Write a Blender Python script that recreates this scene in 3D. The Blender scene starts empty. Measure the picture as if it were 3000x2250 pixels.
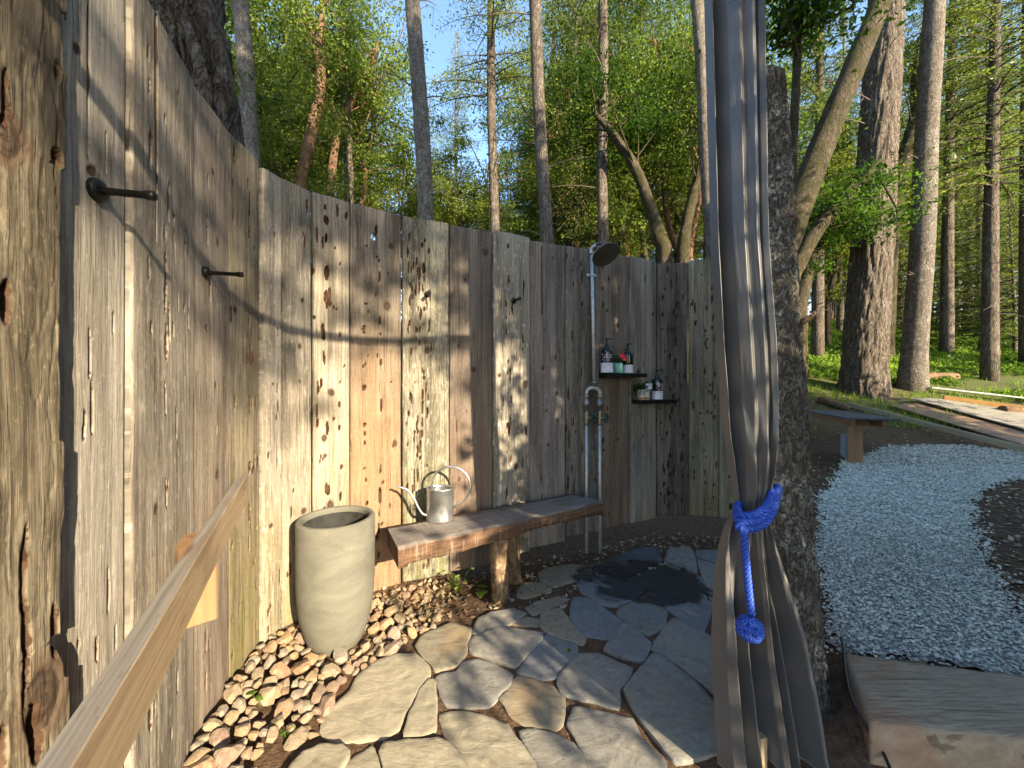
import bpy, math, random
import numpy as np
from mathutils import Vector

# ------------------------------------------------------------------ camera, sky, sun, exposure
F = 1127.0            # focal length in pixels of the 3000 px wide photograph
EYE = 1.30            # eye height above the patio
SUN = Vector((0.614, -0.789, 0.364)).normalized()      # towards the sun (low, behind right shoulder)
scene = bpy.context.scene
cam_d = bpy.data.cameras.new('camera'); cam_d.sensor_width = 36.0; cam_d.lens = F / 3000.0 * 36.0
cam_d.clip_start = 0.02; cam_d.clip_end = 1000.0
cam = bpy.data.objects.new('camera', cam_d); scene.collection.objects.link(cam)
cam.location = (0, 0, EYE); cam.rotation_euler = (math.radians(90), 0, 0); scene.camera = cam
world = bpy.data.worlds.new('World'); scene.world = world; world.use_nodes = True
wn = world.node_tree.nodes; wl = world.node_tree.links
bg = wn['Background']; sky = wn.new('ShaderNodeTexSky'); sky.sky_type = 'NISHITA'; sky.sun_disc = False
sky.sun_elevation = math.asin(SUN.z); sky.sun_rotation = math.atan2(SUN.x, SUN.y)
sky.air_density = 1.0; sky.dust_density = 0.6; sky.ozone_density = 2.5
wl.new(sky.outputs[0], bg.inputs[0]); bg.inputs[1].default_value = 0.15
sun_d = bpy.data.lights.new('sun', 'SUN'); sun_d.energy = 4.5; sun_d.angle = math.radians(0.5); sun_d.color = (1.0, 0.84, 0.60)
sun_o = bpy.data.objects.new('sun', sun_d); scene.collection.objects.link(sun_o)
sun_o.rotation_euler = (-SUN).to_track_quat('-Z', 'Y').to_euler(); sun_o.location = SUN * 30
scene.view_settings.view_transform = 'Standard'; scene.view_settings.look = 'None'
scene.view_settings.exposure = 1.95; scene.view_settings.gamma = 1.0
scene.render.engine = 'CYCLES'
scene.cycles.use_denoising = True
scene.cycles.max_bounces = 5; scene.cycles.diffuse_bounces = 3; scene.cycles.glossy_bounces = 2; scene.cycles.transmission_bounces = 3; scene.cycles.transparent_max_bounces = 4
scene.cycles.use_adaptive_sampling = True; scene.cycles.adaptive_threshold = 0.025
scene.cycles.sample_clamp_indirect = 6.0

# ------------------------------------------------------------------ helpers
rng = np.random.default_rng(7)
random.seed(7)
COL = scene.collection

def px(u, v, d):
    return np.array([(u - 1500) / F * d, d, EYE - (v - 1125) / F * d])

def fl(u, v, z=0.0):
    d = F * (EYE - z) / (v - 1125.0)
    return np.array([(u - 1500) / F * d, d])

def sstep(a, b, x):
    t = np.clip((x - a) / (b - a), 0, 1)
    return t * t * (3 - 2 * t)

def _h(i, j, s):
    n = (i.astype(np.int64) * 374761393 + j.astype(np.int64) * 668265263 + s * 974634777) & 0x7fffffff
    n = ((n ^ (n >> 13)) * 1274126177) & 0x7fffffff
    return ((n ^ (n >> 16)) & 0xffff) / 65535.0

def vn(x, y, s=0):
    x = np.asarray(x, float); y = np.asarray(y, float)
    i = np.floor(x); j = np.floor(y); fx = x - i; fy = y - j
    fx = fx * fx * (3 - 2 * fx); fy = fy * fy * (3 - 2 * fy)
    a = _h(i, j, s); b = _h(i + 1, j, s); c = _h(i, j + 1, s); d = _h(i + 1, j + 1, s)
    return (a * (1 - fx) + b * fx) * (1 - fy) + (c * (1 - fx) + d * fx) * fy

def fbm(x, y, s=0, o=4):
    r = 0; a = 0.5; t = 0
    for k in range(o):
        r = r + a * vn(x * 2 ** k, y * 2 ** k, s + 17 * k); t += a; a *= 0.5
    return r / t - 0.5

def unit(v):
    v = np.asarray(v, float)
    return v / (np.linalg.norm(v, axis=-1, keepdims=True) + 1e-12)

class MB:
    def __init__(s):
        s.v = []; s.q = []; s.t = []; s.n = 0; s.a = {}
    def add(s, V, Q=None, T=None, **attrs):
        V = np.asarray(V, float).reshape(-1, 3)
        s.v.append(V)
        if Q is not None and len(Q): s.q.append(np.asarray(Q, np.int64).reshape(-1, 4) + s.n)
        if T is not None and len(T): s.t.append(np.asarray(T, np.int64).reshape(-1, 3) + s.n)
        for k, x in attrs.items():
            s.a.setdefault(k, []).append((s.n, np.broadcast_to(np.asarray(x, float), (len(V),)) if np.ndim(x) < 2 else np.asarray(x, float)))
        s.n += len(V)
        return s
    def mesh(s, name, mat=None, smooth=True):
        V = np.concatenate(s.v); Q = np.concatenate(s.q) if s.q else np.zeros((0, 4), np.int64)
        T = np.concatenate(s.t) if s.t else np.zeros((0, 3), np.int64)
        me = bpy.data.meshes.new(name)
        me.vertices.add(len(V)); me.vertices.foreach_set('co', V.astype(np.float32).ravel())
        nl = Q.size + T.size
        me.loops.add(nl); me.loops.foreach_set('vertex_index', np.concatenate([Q.ravel(), T.ravel()]).astype(np.int32))
        me.polygons.add(len(Q) + len(T))
        st = np.concatenate([np.arange(len(Q)) * 4, Q.size + np.arange(len(T)) * 3]).astype(np.int32)
        me.polygons.foreach_set('loop_start', st)
        me.polygons.foreach_set('use_smooth', np.full(len(st), bool(smooth)))
        for k, lst in s.a.items():
            dim = lst[0][1].ndim
            if dim == 2:
                arr = np.zeros((len(V), 3), np.float32); at = me.attributes.new(k, 'FLOAT_VECTOR', 'POINT'); key = 'vector'
            else:
                arr = np.zeros(len(V), np.float32); at = me.attributes.new(k, 'FLOAT', 'POINT'); key = 'value'
            for o, x in lst: arr[o:o + len(x)] = x
            at.data.foreach_set(key, arr.ravel())
        me.update(calc_edges=True); me.validate()
        if mat: me.materials.append(mat)
        return me
    def build(s, name, mat, parent=None, smooth=True, loc=None):
        return obj(name, s.mesh(name, mat, smooth), parent, loc)

def obj(name, data, parent=None, loc=None):
    o = bpy.data.objects.new(name, data); COL.objects.link(o)
    if parent is not None: o.parent = parent
    if loc is not None: o.location = loc
    return o

def tag(o, label=None, cat=None, group=None, kind=None):
    for k, x in (('label', label), ('category', cat), ('group', group), ('kind', kind)):
        if x: o[k] = x
    return o

def thing(name, label, cat, loc=(0, 0, 0), group=None):
    return tag(obj(name, None, None, loc), label, cat, group)

def copy_tree(o, parent=None):
    c = o.copy(); COL.objects.link(c); c.parent = parent
    for ch in list(o.children): copy_tree(ch, c)
    return c

def frames(P):
    P = np.asarray(P, float); T = unit(np.gradient(P, axis=0))
    N = np.zeros_like(P); B = np.zeros_like(P)
    r = np.array([0, 0, 1.0]) if abs(T[0][2]) < .8 else np.array([1.0, 0, 0])
    n = unit(np.cross(np.cross(T[0], r), T[0]))
    for i in range(len(P)):
        n = unit(n - T[i] * np.dot(n, T[i])); N[i] = n; B[i] = np.cross(T[i], n)
    return T, N, B

def sweep(mb, P, R, n=8, cap=True, attrs=None, mod=None):
    P = np.asarray(P, float); R = np.broadcast_to(np.asarray(R, float), (len(P),))
    T, N, B = frames(P)
    a = np.arange(n) * 2 * np.pi / n
    rr = R[:, None] * (1 if mod is None else mod(np.arange(len(P))[:, None], a[None, :]))
    V = P[:, None] + rr[..., None] * (np.cos(a)[None, :, None] * N[:, None] + np.sin(a)[None, :, None] * B[:, None])
    m = len(P); i = np.arange(m - 1)[:, None] * n; j = np.arange(n)[None, :]; j2 = (j + 1) % n
    Q = np.stack([i + j, i + j2, i + n + j2, i + n + j], -1).reshape(-1, 4)
    V = V.reshape(-1, 3); Tt = None
    if cap:
        V = np.vstack([V, P[0], P[-1]]); k = np.arange(n); k2 = (k + 1) % n
        Tt = np.vstack([np.stack([k2, k, np.full(n, m * n)], -1), np.stack([(m - 1) * n + k, (m - 1) * n + k2, np.full(n, m * n + 1)], -1)])
    mb.add(V, Q, Tt, **(attrs or {}))
    return mb

def spline(pts, n=24):
    pts = np.asarray(pts, float); k = len(pts)
    t = np.linspace(0, k - 1, n); i = np.clip(t.astype(int), 0, k - 2); f = (t - i)[:, None]
    g = lambda q: pts[np.clip(q, 0, k - 1)]
    a, b, c, d = g(i - 1), g(i), g(i + 1), g(i + 2)
    return 0.5 * ((2 * b) + (c - a) * f + (2 * a - 5 * b + 4 * c - d) * f ** 2 + (3 * b - a - 3 * c + d) * f ** 3)

def lathe(mb, prof, c=(0, 0, 0), n=28, sx=1, sy=1, **attrs):
    prof = np.asarray(prof, float); a = np.arange(n) * 2 * np.pi / n; m = len(prof)
    V = np.stack([c[0] + sx * prof[:, 0:1] * np.cos(a), c[1] + sy * prof[:, 0:1] * np.sin(a), c[2] + prof[:, 1:2] + 0 * a], -1).reshape(-1, 3)
    i = np.arange(m - 1)[:, None] * n; j = np.arange(n)[None, :]; j2 = (j + 1) % n
    mb.add(V, np.stack([i + j, i + j2, i + n + j2, i + n + j], -1).reshape(-1, 4), None, **attrs)
    return mb

def box(mb, c, ax, ay, az, bev=0.0, **attrs):
    """box with half-axis vectors and chamfered edges"""
    c = np.asarray(c, float); A = [np.asarray(x, float) for x in (ax, ay, az)]
    if bev <= 0:
        V = [c + sx * A[0] + sy * A[1] + sz * A[2] for sz in (-1, 1) for sy in (-1, 1) for sx in (-1, 1)]
        Q = [(0, 2, 3, 1), (4, 5, 7, 6), (0, 1, 5, 4), (2, 6, 7, 3), (0, 4, 6, 2), (1, 3, 7, 5)]
        mb.add(V, Q, None, **attrs); return mb
    L = [np.linalg.norm(x) for x in A]; V = []; idx = {}
    for sx in (-1, 1):
        for sy in (-1, 1):
            for sz in (-1, 1):
                for k in range(3):
                    f = [1 - (bev / L[m] if m != k else 0) for m in range(3)]
                    idx[(sx, sy, sz, k)] = len(V); V.append(c + sx * f[0] * A[0] + sy * f[1] * A[1] + sz * f[2] * A[2])
    Q = []; T = []
    g = lambda s, k: idx[(s[0], s[1], s[2], k)]
    for k in range(3):
        for s in (-1, 1):
            a, b = [m for m in range(3) if m != k]; r = []
            for p, q in ((-1, -1), (1, -1), (1, 1), (-1, 1)):
                t = [0, 0, 0]; t[k] = s; t[a] = p; t[b] = q; r.append(g(t, k))
            Q.append(r)
    for e in range(3):
        a, b = [m for m in range(3) if m != e]
        for p in (-1, 1):
            for q in (-1, 1):
                t0 = [0, 0, 0]; t0[a] = p; t0[b] = q; t1 = list(t0); t0[e] = -1; t1[e] = 1
                Q.append([g(t0, a), g(t1, a), g(t1, b), g(t0, b)])
    for sx in (-1, 1):
        for sy in (-1, 1):
            for sz in (-1, 1): T.append([idx[(sx, sy, sz, k)] for k in range(3)])
    mb.add(V, Q, T, **attrs); return mb

def leaves(mb, C, size, aspect, up=0.3, droop=None, r=rng, fold=0.0, **attrs):
    n = len(C); t = unit(r.normal(size=(n, 3)) + np.array([0, 0, 0.0]))
    if droop is not None: t = unit(0.55 * r.normal(size=(n, 3)) + droop)
    nrm = unit(r.normal(size=(n, 3)) + np.array([0, 0, up]))
    s = unit(np.cross(t, nrm)); sz = size * (0.6 + 0.8 * r.random(n))[:, None]
    V = np.stack([C - t * sz, C + s * sz * aspect, C + t * sz, C - s * sz * aspect], 1)
    Q = np.arange(n * 4).reshape(n, 4)
    lc = np.repeat(r.random(n), 4)
    if 'lc' in attrs: lc = np.clip(np.repeat(attrs.pop('lc'), 4) + 0.35 * (lc - .5), 0, 1)
    mb.add(V, Q, None, lc=lc, **attrs)
    return mb

# ------------------------------------------------------------------ material helper
class M:
    def __init__(s, name):
        s.m = bpy.data.materials.new(name); s.m.use_nodes = True; s.t = s.m.node_tree; s.t.nodes.clear()
        s.out = s.t.nodes.new('ShaderNodeOutputMaterial')
    def n(s, typ, **kw):
        x = s.t.nodes.new(typ)
        for k, v in kw.items(): setattr(x, k, v)
        return x
    def put(s, sock, v):
        if hasattr(v, 'is_output') or isinstance(v, bpy.types.NodeSocket): s.t.links.new(v, sock)
        elif isinstance(v, (tuple, list)) and sock.type == 'RGBA' and len(v) == 3: sock.default_value = (*v, 1)
        else: sock.default_value = v
    def co(s, k='Object'): return s.n('ShaderNodeTexCoord').outputs[k]
    def at(s, name, k='Fac'): return s.n('ShaderNodeAttribute', attribute_name=name).outputs[k]
    def rand(s): return s.n('ShaderNodeObjectInfo').outputs['Random']
    def map(s, vec, scale=(1, 1, 1), loc=(0, 0, 0)):
        x = s.n('ShaderNodeMapping'); s.put(x.inputs['Vector'], vec); x.inputs['Scale'].default_value = scale
        s.put(x.inputs['Location'], loc); return x.outputs[0]
    def noise(s, vec, scale=5, detail=4, rough=.55, dist=0.0, out=0):
        x = s.n('ShaderNodeTexNoise'); s.put(x.inputs['Vector'], vec); s.put(x.inputs['Scale'], scale)
        x.inputs['Detail'].default_value = detail; x.inputs['Roughness'].default_value = rough; x.inputs['Distortion'].default_value = dist
        return x.outputs[out]
    def vor(s, vec, scale=5, feature='F1', out='Distance', rnd=1.0):
        x = s.n('ShaderNodeTexVoronoi', feature=feature); s.put(x.inputs['Vector'], vec); s.put(x.inputs['Scale'], scale)
        x.inputs['Randomness'].default_value = rnd
        return x.outputs[out]
    def ramp(s, fac, stops):
        x = s.n('ShaderNodeValToRGB'); s.put(x.inputs[0], fac); e = x.color_ramp.elements
        while len(e) < len(stops): e.new(0.5)
        for k, (p, c) in zip(e, stops):
            k.position = p; k.color = (*c, 1) if len(c) == 3 else c
        return x.outputs[0]
    def r01(s, fac, a, b):
        x = s.n('ShaderNodeMapRange'); s.put(x.inputs[0], fac); x.inputs[1].default_value = a; x.inputs[2].default_value = b
        return x.outputs[0]
    def mix(s, fac, a, b, blend='MIX'):
        x = s.n('ShaderNodeMixRGB', blend_type=blend); s.put(x.inputs[0], fac); s.put(x.inputs[1], a); s.put(x.inputs[2], b)
        return x.outputs[0]
    def ma(s, op, a, b=0.0, clamp=False):
        x = s.n('ShaderNodeMath', operation=op, use_clamp=clamp); s.put(x.inputs[0], a); s.put(x.inputs[1], b)
        return x.outputs[0]
    def bump(s, h, strength=.5, dist=.01, normal=None):
        x = s.n('ShaderNodeBump'); s.put(x.inputs['Height'], h); x.inputs['Strength'].default_value = strength; x.inputs['Distance'].default_value = dist
        if normal is not None: s.put(x.inputs['Normal'], normal)
        return x.outputs[0]
    def pbr(s, base, rough=.7, normal=None, metal=0.0, spec=0.4, **kw):
        p = s.n('ShaderNodeBsdfPrincipled'); s.put(p.inputs['Base Color'], base); s.put(p.inputs['Roughness'], rough)
        s.put(p.inputs['Metallic'], metal); s.put(p.inputs['Specular IOR Level'], spec)
        if normal is not None: s.put(p.inputs['Normal'], normal)
        for k, v in kw.items(): s.put(p.inputs[k.replace('_', ' ')], v)
        s.t.links.new(p.outputs[0], s.out.inputs[0]); return s.m

def plain(name, c, rough=.5, metal=0.0, spec=.4, var=.15, scale=40, bump=.15, bd=.002):
    m = M(name); co = m.co(); nz = m.noise(co, scale, 4)
    base = m.mix(m.r01(nz, .3, .7), tuple(x * (1 - var) for x in c), tuple(min(1, x * (1 + var)) for x in c))
    return m.pbr(base, rough, m.bump(nz, bump, bd), metal, spec)

def wood_board(name, light, dark, brown=(.22, .12, .06), brown_amt=0.0, brown_z=(0.2, 1.4), green=0.0, fleck=0.0, gnarl=0.0, seed=0.0, ring=0.4, pitc=(.030, .014, .008)):
    m = M(name); bc = m.at('bc', 'Vector')
    v = m.map(bc, (1, 1, 1), (seed, seed * 3.7, seed))
    warp = m.noise(m.map(v, (3, .9, 1)), 1.6, 3, .5, out=1)
    vw = m.n('ShaderNodeVectorMath', operation='MULTIPLY_ADD'); m.put(vw.inputs[0], warp); vw.inputs[1].default_value = (.045, .0, 0); m.put(vw.inputs[2], v)
    vv = vw.outputs[0]
    g1 = m.noise(m.map(vv, (85, 1.6, 1)), 1.0, 5, .7, .2)
    g2 = m.noise(m.map(vv, (260, 9, 1)), 1.0, 3, .6)
    st = m.noise(m.map(vv, (9, 1.1, 1)), 1.0, 4, .6)
    big = m.noise(m.map(v, (2.2, 1.5, 1)), 1.0, 3, .5)
    wv = m.n('ShaderNodeTexWave', wave_type='BANDS', bands_direction='X'); m.put(wv.inputs[0], m.map(vv, (1, .03, 1))); wv.inputs['Scale'].default_value = 16; wv.inputs['Distortion'].default_value = 6; wv.inputs['Detail'].default_value = 2; wv.inputs['Detail Scale'].default_value = .7
    gr = m.ma('ADD', m.ma('MULTIPLY', g1, .6), m.ma('MULTIPLY', g2, .4))
    base = m.mix(m.r01(gr, .38, .62), tuple(x * .8 for x in dark), tuple(min(1, x * 1.08) for x in light))
    base = m.mix(m.ma('MULTIPLY', m.r01(wv.outputs['Fac'], .55, .95), ring * .55), base, tuple(x * .62 for x in dark))
    base = m.mix(m.ma('MULTIPLY', m.r01(st, .5, .62), .6), base, tuple(x * .55 for x in dark))
    base = m.mix(m.ma('MULTIPLY', m.r01(st, .47, .3), .45), base, tuple(min(1, x * 1.3) for x in light))
    lng = m.noise(m.map(vv, (17, .42, 1)), 1.0, 3, .55); base = m.mix(m.ma('MULTIPLY', m.r01(lng, .52, .66), .5), base, tuple(x * .5 for x in dark)); base = m.mix(m.ma('MULTIPLY', m.r01(lng, .46, .34), .4), base, tuple(min(1, x * 1.2) for x in light))
    sz = m.n('ShaderNodeSeparateXYZ'); m.put(sz.inputs[0], bc); z = sz.outputs[1]
    zz = m.ma('ADD', z, m.ma('MULTIPLY', m.ma('SUBTRACT', big, .5), 1.6))
    if brown_amt > 0:
        base = m.mix(m.ma('MULTIPLY', m.r01(zz, brown_z[1], brown_z[0]), brown_amt), base, m.mix(m.r01(gr, .35, .65), tuple(x * .6 for x in brown), brown))
    if green > 0:
        gm = m.ma('MULTIPLY', m.r01(zz, .95, .15), m.ma('MULTIPLY', m.r01(st, .35, .6), green), True)
        base = m.mix(gm, base, (.17, .165, .055))
    if fleck > 0:
        fk = m.noise(m.map(v, (60, 16, 1)), 1.0, 2, .5)
        base = m.mix(m.ma('MULTIPLY', m.r01(fk, .6, .68), fleck), base, (.5, .46, .38))
    if gnarl > 0:
        gn = m.noise(m.map(vv, (42, 7, 1)), 1.0, 3, .6, 1.2)
        base = m.mix(m.ma('MULTIPLY', m.r01(gn, .5, .62), gnarl), base, tuple(x * .4 for x in dark))
    ck = m.noise(m.map(vv, (120, 1.1, 1)), 1.0, 3, .6, .15); ckm = m.noise(m.map(v, (14, 2.5, 1)), 1.0, 3, .6)
    ckl = m.ma('MULTIPLY', m.r01(m.ma('ABSOLUTE', m.ma('SUBTRACT', ck, .5)), .022, .004), m.r01(ckm, .42, .58))
    base = m.mix(m.ma('MULTIPLY', ckl, .8), base, tuple(x * .28 for x in dark))
    spk = m.noise(m.map(v, (75, 48, 1)), 1.0, 4, .75); base = m.mix(m.ma('MULTIPLY', m.r01(spk, .56, .68), .45), base, tuple(x * .42 for x in dark)); base = m.mix(m.ma('MULTIPLY', m.r01(spk, .42, .32), .35), base, tuple(min(1, x * 1.35) for x in light))
    kn = m.at('knot'); pit = m.at('pit')
    kring = m.ma('FRACT', m.ma('MULTIPLY', kn, 5.0))
    kcol = m.mix(m.ma('MULTIPLY', kring, .6), (.045, .032, .024), (.10, .068, .045))
    base = m.mix(m.r01(kn, .05, .45), base, m.mix(.55, base, (.09, .05, .03)))
    base = m.mix(m.r01(kn, .45, .6), base, kcol)
    pn = m.noise(m.map(v, (60, 25, 1)), 1.0, 3)
    pc = m.mix(m.r01(pn, .35, .65), pitc, (.085, .05, .03))
    base = m.mix(m.r01(pit, .03, .16), base, pc)
    hgt = m.ma('SUBTRACT', m.ma('ADD', m.ma('ADD', gr, m.ma('MULTIPLY', spk, .5)), m.ma('MULTIPLY', st, .5)), m.ma('MULTIPLY', ckl, .8))
    nrm = m.bump(hgt, .6, .004)
    return m.pbr(base, .86, nrm, 0, .18)

def lumber(name, light, dark, axis=0, rough=.7):
    m = M(name); co = m.at('bc', 'Vector')
    g = m.noise(m.map(co, (3, 110, 110)), 1, 4, .6, .3); st = m.noise(m.map(co, (1.2, 16, 16)), 1, 4, .6, .6)
    base = m.mix(m.r01(g, .3, .7), dark, light)
    base = m.mix(m.ma('MULTIPLY', m.r01(st, .5, .66), .5), base, tuple(x * .6 for x in dark))
    kn = m.vor(m.map(co, (3, 22, 22)), 1)
    base = m.mix(m.ma('MULTIPLY', m.r01(kn, .13, .05), .7), base, tuple(x * .35 for x in dark))
    return m.pbr(base, rough, m.bump(g, .3, .002), 0, .25)

def bark(name, c1, c2, lich=(.35, .36, .32), lich_amt=.3, sc=1.0, moss=None, moss_amt=0.0, zs=.28, strength=.9):
    m = M(name); co = m.co()
    v = m.map(co, (1, 1, zs))
    a1 = m.noise(v, 16 * sc, 3, .55, .9); a2 = m.noise(v, 34 * sc, 3, .6, .6)
    n1 = m.noise(v, 60 * sc, 4, .7); n2 = m.noise(co, 4.5 * sc, 4, .6); n3 = m.noise(co, 42 * sc, 3, .65)
    e1 = m.ma('ABSOLUTE', m.ma('SUBTRACT', a1, .5)); e2 = m.ma('ABSOLUTE', m.ma('SUBTRACT', a2, .5))
    cr = m.ma('MINIMUM', m.r01(e1, .0, .07), m.ma('ADD', m.r01(e2, .0, .06), .35), True)
    base = m.mix(m.r01(n1, .3, .7), c1, c2)
    base = m.mix(m.ma('MULTIPLY', m.r01(n2, .46, .62), m.ma('MULTIPLY', m.r01(n3, .47, .56), lich_amt)), base, lich)
    base = m.mix(m.ma('MULTIPLY', m.ma('SUBTRACT', 1, cr), .75), base, tuple(x * .35 for x in c1))
    if moss: base = m.mix(m.ma('MULTIPLY', m.r01(n2, .35, .6), moss_amt), base, m.mix(n3, tuple(x * .6 for x in moss), tuple(x * 1.4 for x in moss)))
    h = m.ma('ADD', m.ma('MULTIPLY', cr, 1.0), m.ma('MULTIPLY', n1, .6))
    return m.pbr(base, .92, m.bump(h, strength, .014), 0, .12)

def leafmat(name, dark, light, trans=.45, obv=.35, gloss=.008):
    m = M(name); lc = m.at('lc'); ob = m.rand()
    f = m.ma('ADD', m.ma('MULTIPLY', lc, 1 - obv), m.ma('MULTIPLY', ob, obv))
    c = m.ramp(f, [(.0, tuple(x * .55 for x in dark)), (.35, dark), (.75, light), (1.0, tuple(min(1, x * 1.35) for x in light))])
    d = m.n('ShaderNodeBsdfDiffuse'); m.put(d.inputs[0], c)
    t = m.n('ShaderNodeBsdfTranslucent'); m.put(t.inputs[0], m.mix(1.0, c, (1.25, 1.25, .6), 'MULTIPLY'))
    a = m.n('ShaderNodeMixShader'); a.inputs[0].default_value = trans
    m.t.links.new(d.outputs[0], a.inputs[1]); m.t.links.new(t.outputs[0], a.inputs[2])
    g = m.n('ShaderNodeBsdfGlossy'); g.inputs['Roughness'].default_value = .45; g.inputs[0].default_value = (.8, .85, .8, 1)
    b = m.n('ShaderNodeMixShader'); fr = m.n('ShaderNodeFresnel'); fr.inputs[0].default_value = 1.35
    m.put(b.inputs[0], m.ma('MULTIPLY', fr.outputs[0], gloss * 4)); m.t.links.new(a.outputs[0], b.inputs[1]); m.t.links.new(g.outputs[0], b.inputs[2])
    m.t.links.new(b.outputs[0], m.out.inputs[0]); return m.m

# ------------------------------------------------------------------ fence plan (inside face, from the photograph)
WALL = np.array([(-.86, .36), (-.885, .55), (-.92, .752), (-.975, .972), (-1.122, 1.343), (-1.190, 1.62), (-1.205, 1.847), (-1.174, 1.962), (-1.098, 2.112), (-.944, 2.241),
                 (-.691, 2.414), (-.413, 2.526), (-.131, 2.648), (.131, 2.79), (.407, 2.913), (.69, 3.03), (.975, 3.19), (1.25, 3.33), (1.52, 3.315), (1.74, 3.24), (1.98, 3.06)])
WTOP = 2.352

def wall_at(u):
    k = (u - 1500) / F
    for i in range(len(WALL) - 1):
        a, b = WALL[i], WALL[i + 1]
        fa, fb = a[0] - k * a[1], b[0] - k * b[1]
        if fa <= 0 <= fb:
            t = -fa / (fb - fa); p = a + (b - a) * t; tg = unit(b - a)
            return p, tg, np.array([tg[1], -tg[0]])
    raise ValueError(u)

def wall_px(u, v, off=0.0):
    p, tg, nr = wall_at(u); q = p + nr * off
    return np.array([q[0], q[1], EYE - (v - 1125) / F * p[1]]), np.array([tg[0], tg[1], 0]), np.array([nr[0], nr[1], 0])

# ------------------------------------------------------------------ terrain
_py = np.array([-200, -30, 0, 4.2, 5.7, 7, 9.5, 12, 16, 22, 28, 32, 60, 300.])
_pz = np.array([-4, -1.2, 0, 0, .02, .30, 1.08, 1.75, 2.9, 4.4, 5.7, 5.9, 1.0, -6])
def ground(x, y):
    x = np.asarray(x, float); y = np.asarray(y, float)
    z = np.interp(y, _py, _pz)
    xb = 1.22 + (y - 1.65) * .55
    up = .1 * sstep(0, .3, x - xb) * sstep(1.28, 1.5, y)
    z = z + up + .12 * fbm(x * .35, y * .35, 3) * sstep(5.5, 9, y) + .05 * fbm(x * 1.5, y * 1.5, 9) * sstep(4.5, 7, y) + .02 * fbm(x * 5, y * 5, 11)
    patio_fill = .033 * sstep(.0, .15, xb - x) * sstep(4.2, 3.6, y)
    return z - .03 + patio_fill

def ray_ground(u, v, dmax=60):
    d = np.linspace(1.0, dmax, 6000)
    X = (u - 1500) / F * d; Z = EYE - (v - 1125) / F * d
    k = np.argmax(Z <= ground(X, d))
    return np.array([X[k], d[k], float(ground(X[k], d[k]))])

def axis_pts(lo, hi, segs):
    out = []
    for a, b, st in segs: out += list(np.arange(a, b, st))
    return np.array(out + [hi])
gx = axis_pts(-250, 250, [(-250, -40, 14), (-40, -8, 1.5), (-8, -2, .4), (-2, 6, .05), (6, 16, .25), (16, 40, 1.2), (40, 250, 14)])
gy = axis_pts(-200, 300, [(-200, -20, 12), (-20, 0, 1.5), (0, 1, .25), (1, 6.5, .05), (6.5, 14, .2), (14, 40, 1.0), (40, 300, 13)])
GX, GY = np.meshgrid(gx, gy); GZ = ground(GX, GY)
nx, ny = len(gx), len(gy); ii = (np.arange(ny - 1)[:, None] * nx + np.arange(nx - 1)[None, :])
m = M('soil'); co = m.co()
n1 = m.noise(co, 2.2, 5, .6); n2 = m.noise(co, 26, 5, .7); n3 = m.noise(m.map(co, (1, 1, 1)), 90, 3, .7); vo = m.vor(co, 55, out='Color')
base = m.mix(m.r01(n2, .3, .7), (.055, .034, .022), (.175, .112, .07))
base = m.mix(m.ma('MULTIPLY', m.r01(n1, .5, .64), .6), base, (.13, .066, .036))
base = m.mix(m.ma('MULTIPLY', m.r01(n3, .6, .72), .55), base, (.24, .18, .115))
spy = m.n('ShaderNodeSeparateXYZ'); m.put(spy.inputs[0], co)
gf = m.ma('MULTIPLY', m.r01(m.ma('ADD', spy.outputs[1], m.ma('MULTIPLY', n1, 4)), 8.6, 12.0), .75)
base = m.mix(gf, base, m.mix(n2, (.04, .075, .018), (.12, .15, .04)))
soil = m.pbr(base, .95, m.bump(m.ma('ADD', n2, m.ma('MULTIPLY', n3, .5)), .9, .02), 0, .1)
gm = MB(); gm.add(np.stack([GX, GY, GZ], -1).reshape(-1, 3), np.stack([ii, ii + 1, ii + nx + 1, ii + nx], -1).reshape(-1, 4))
tag(gm.build('ground', soil), kind='structure')

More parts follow.
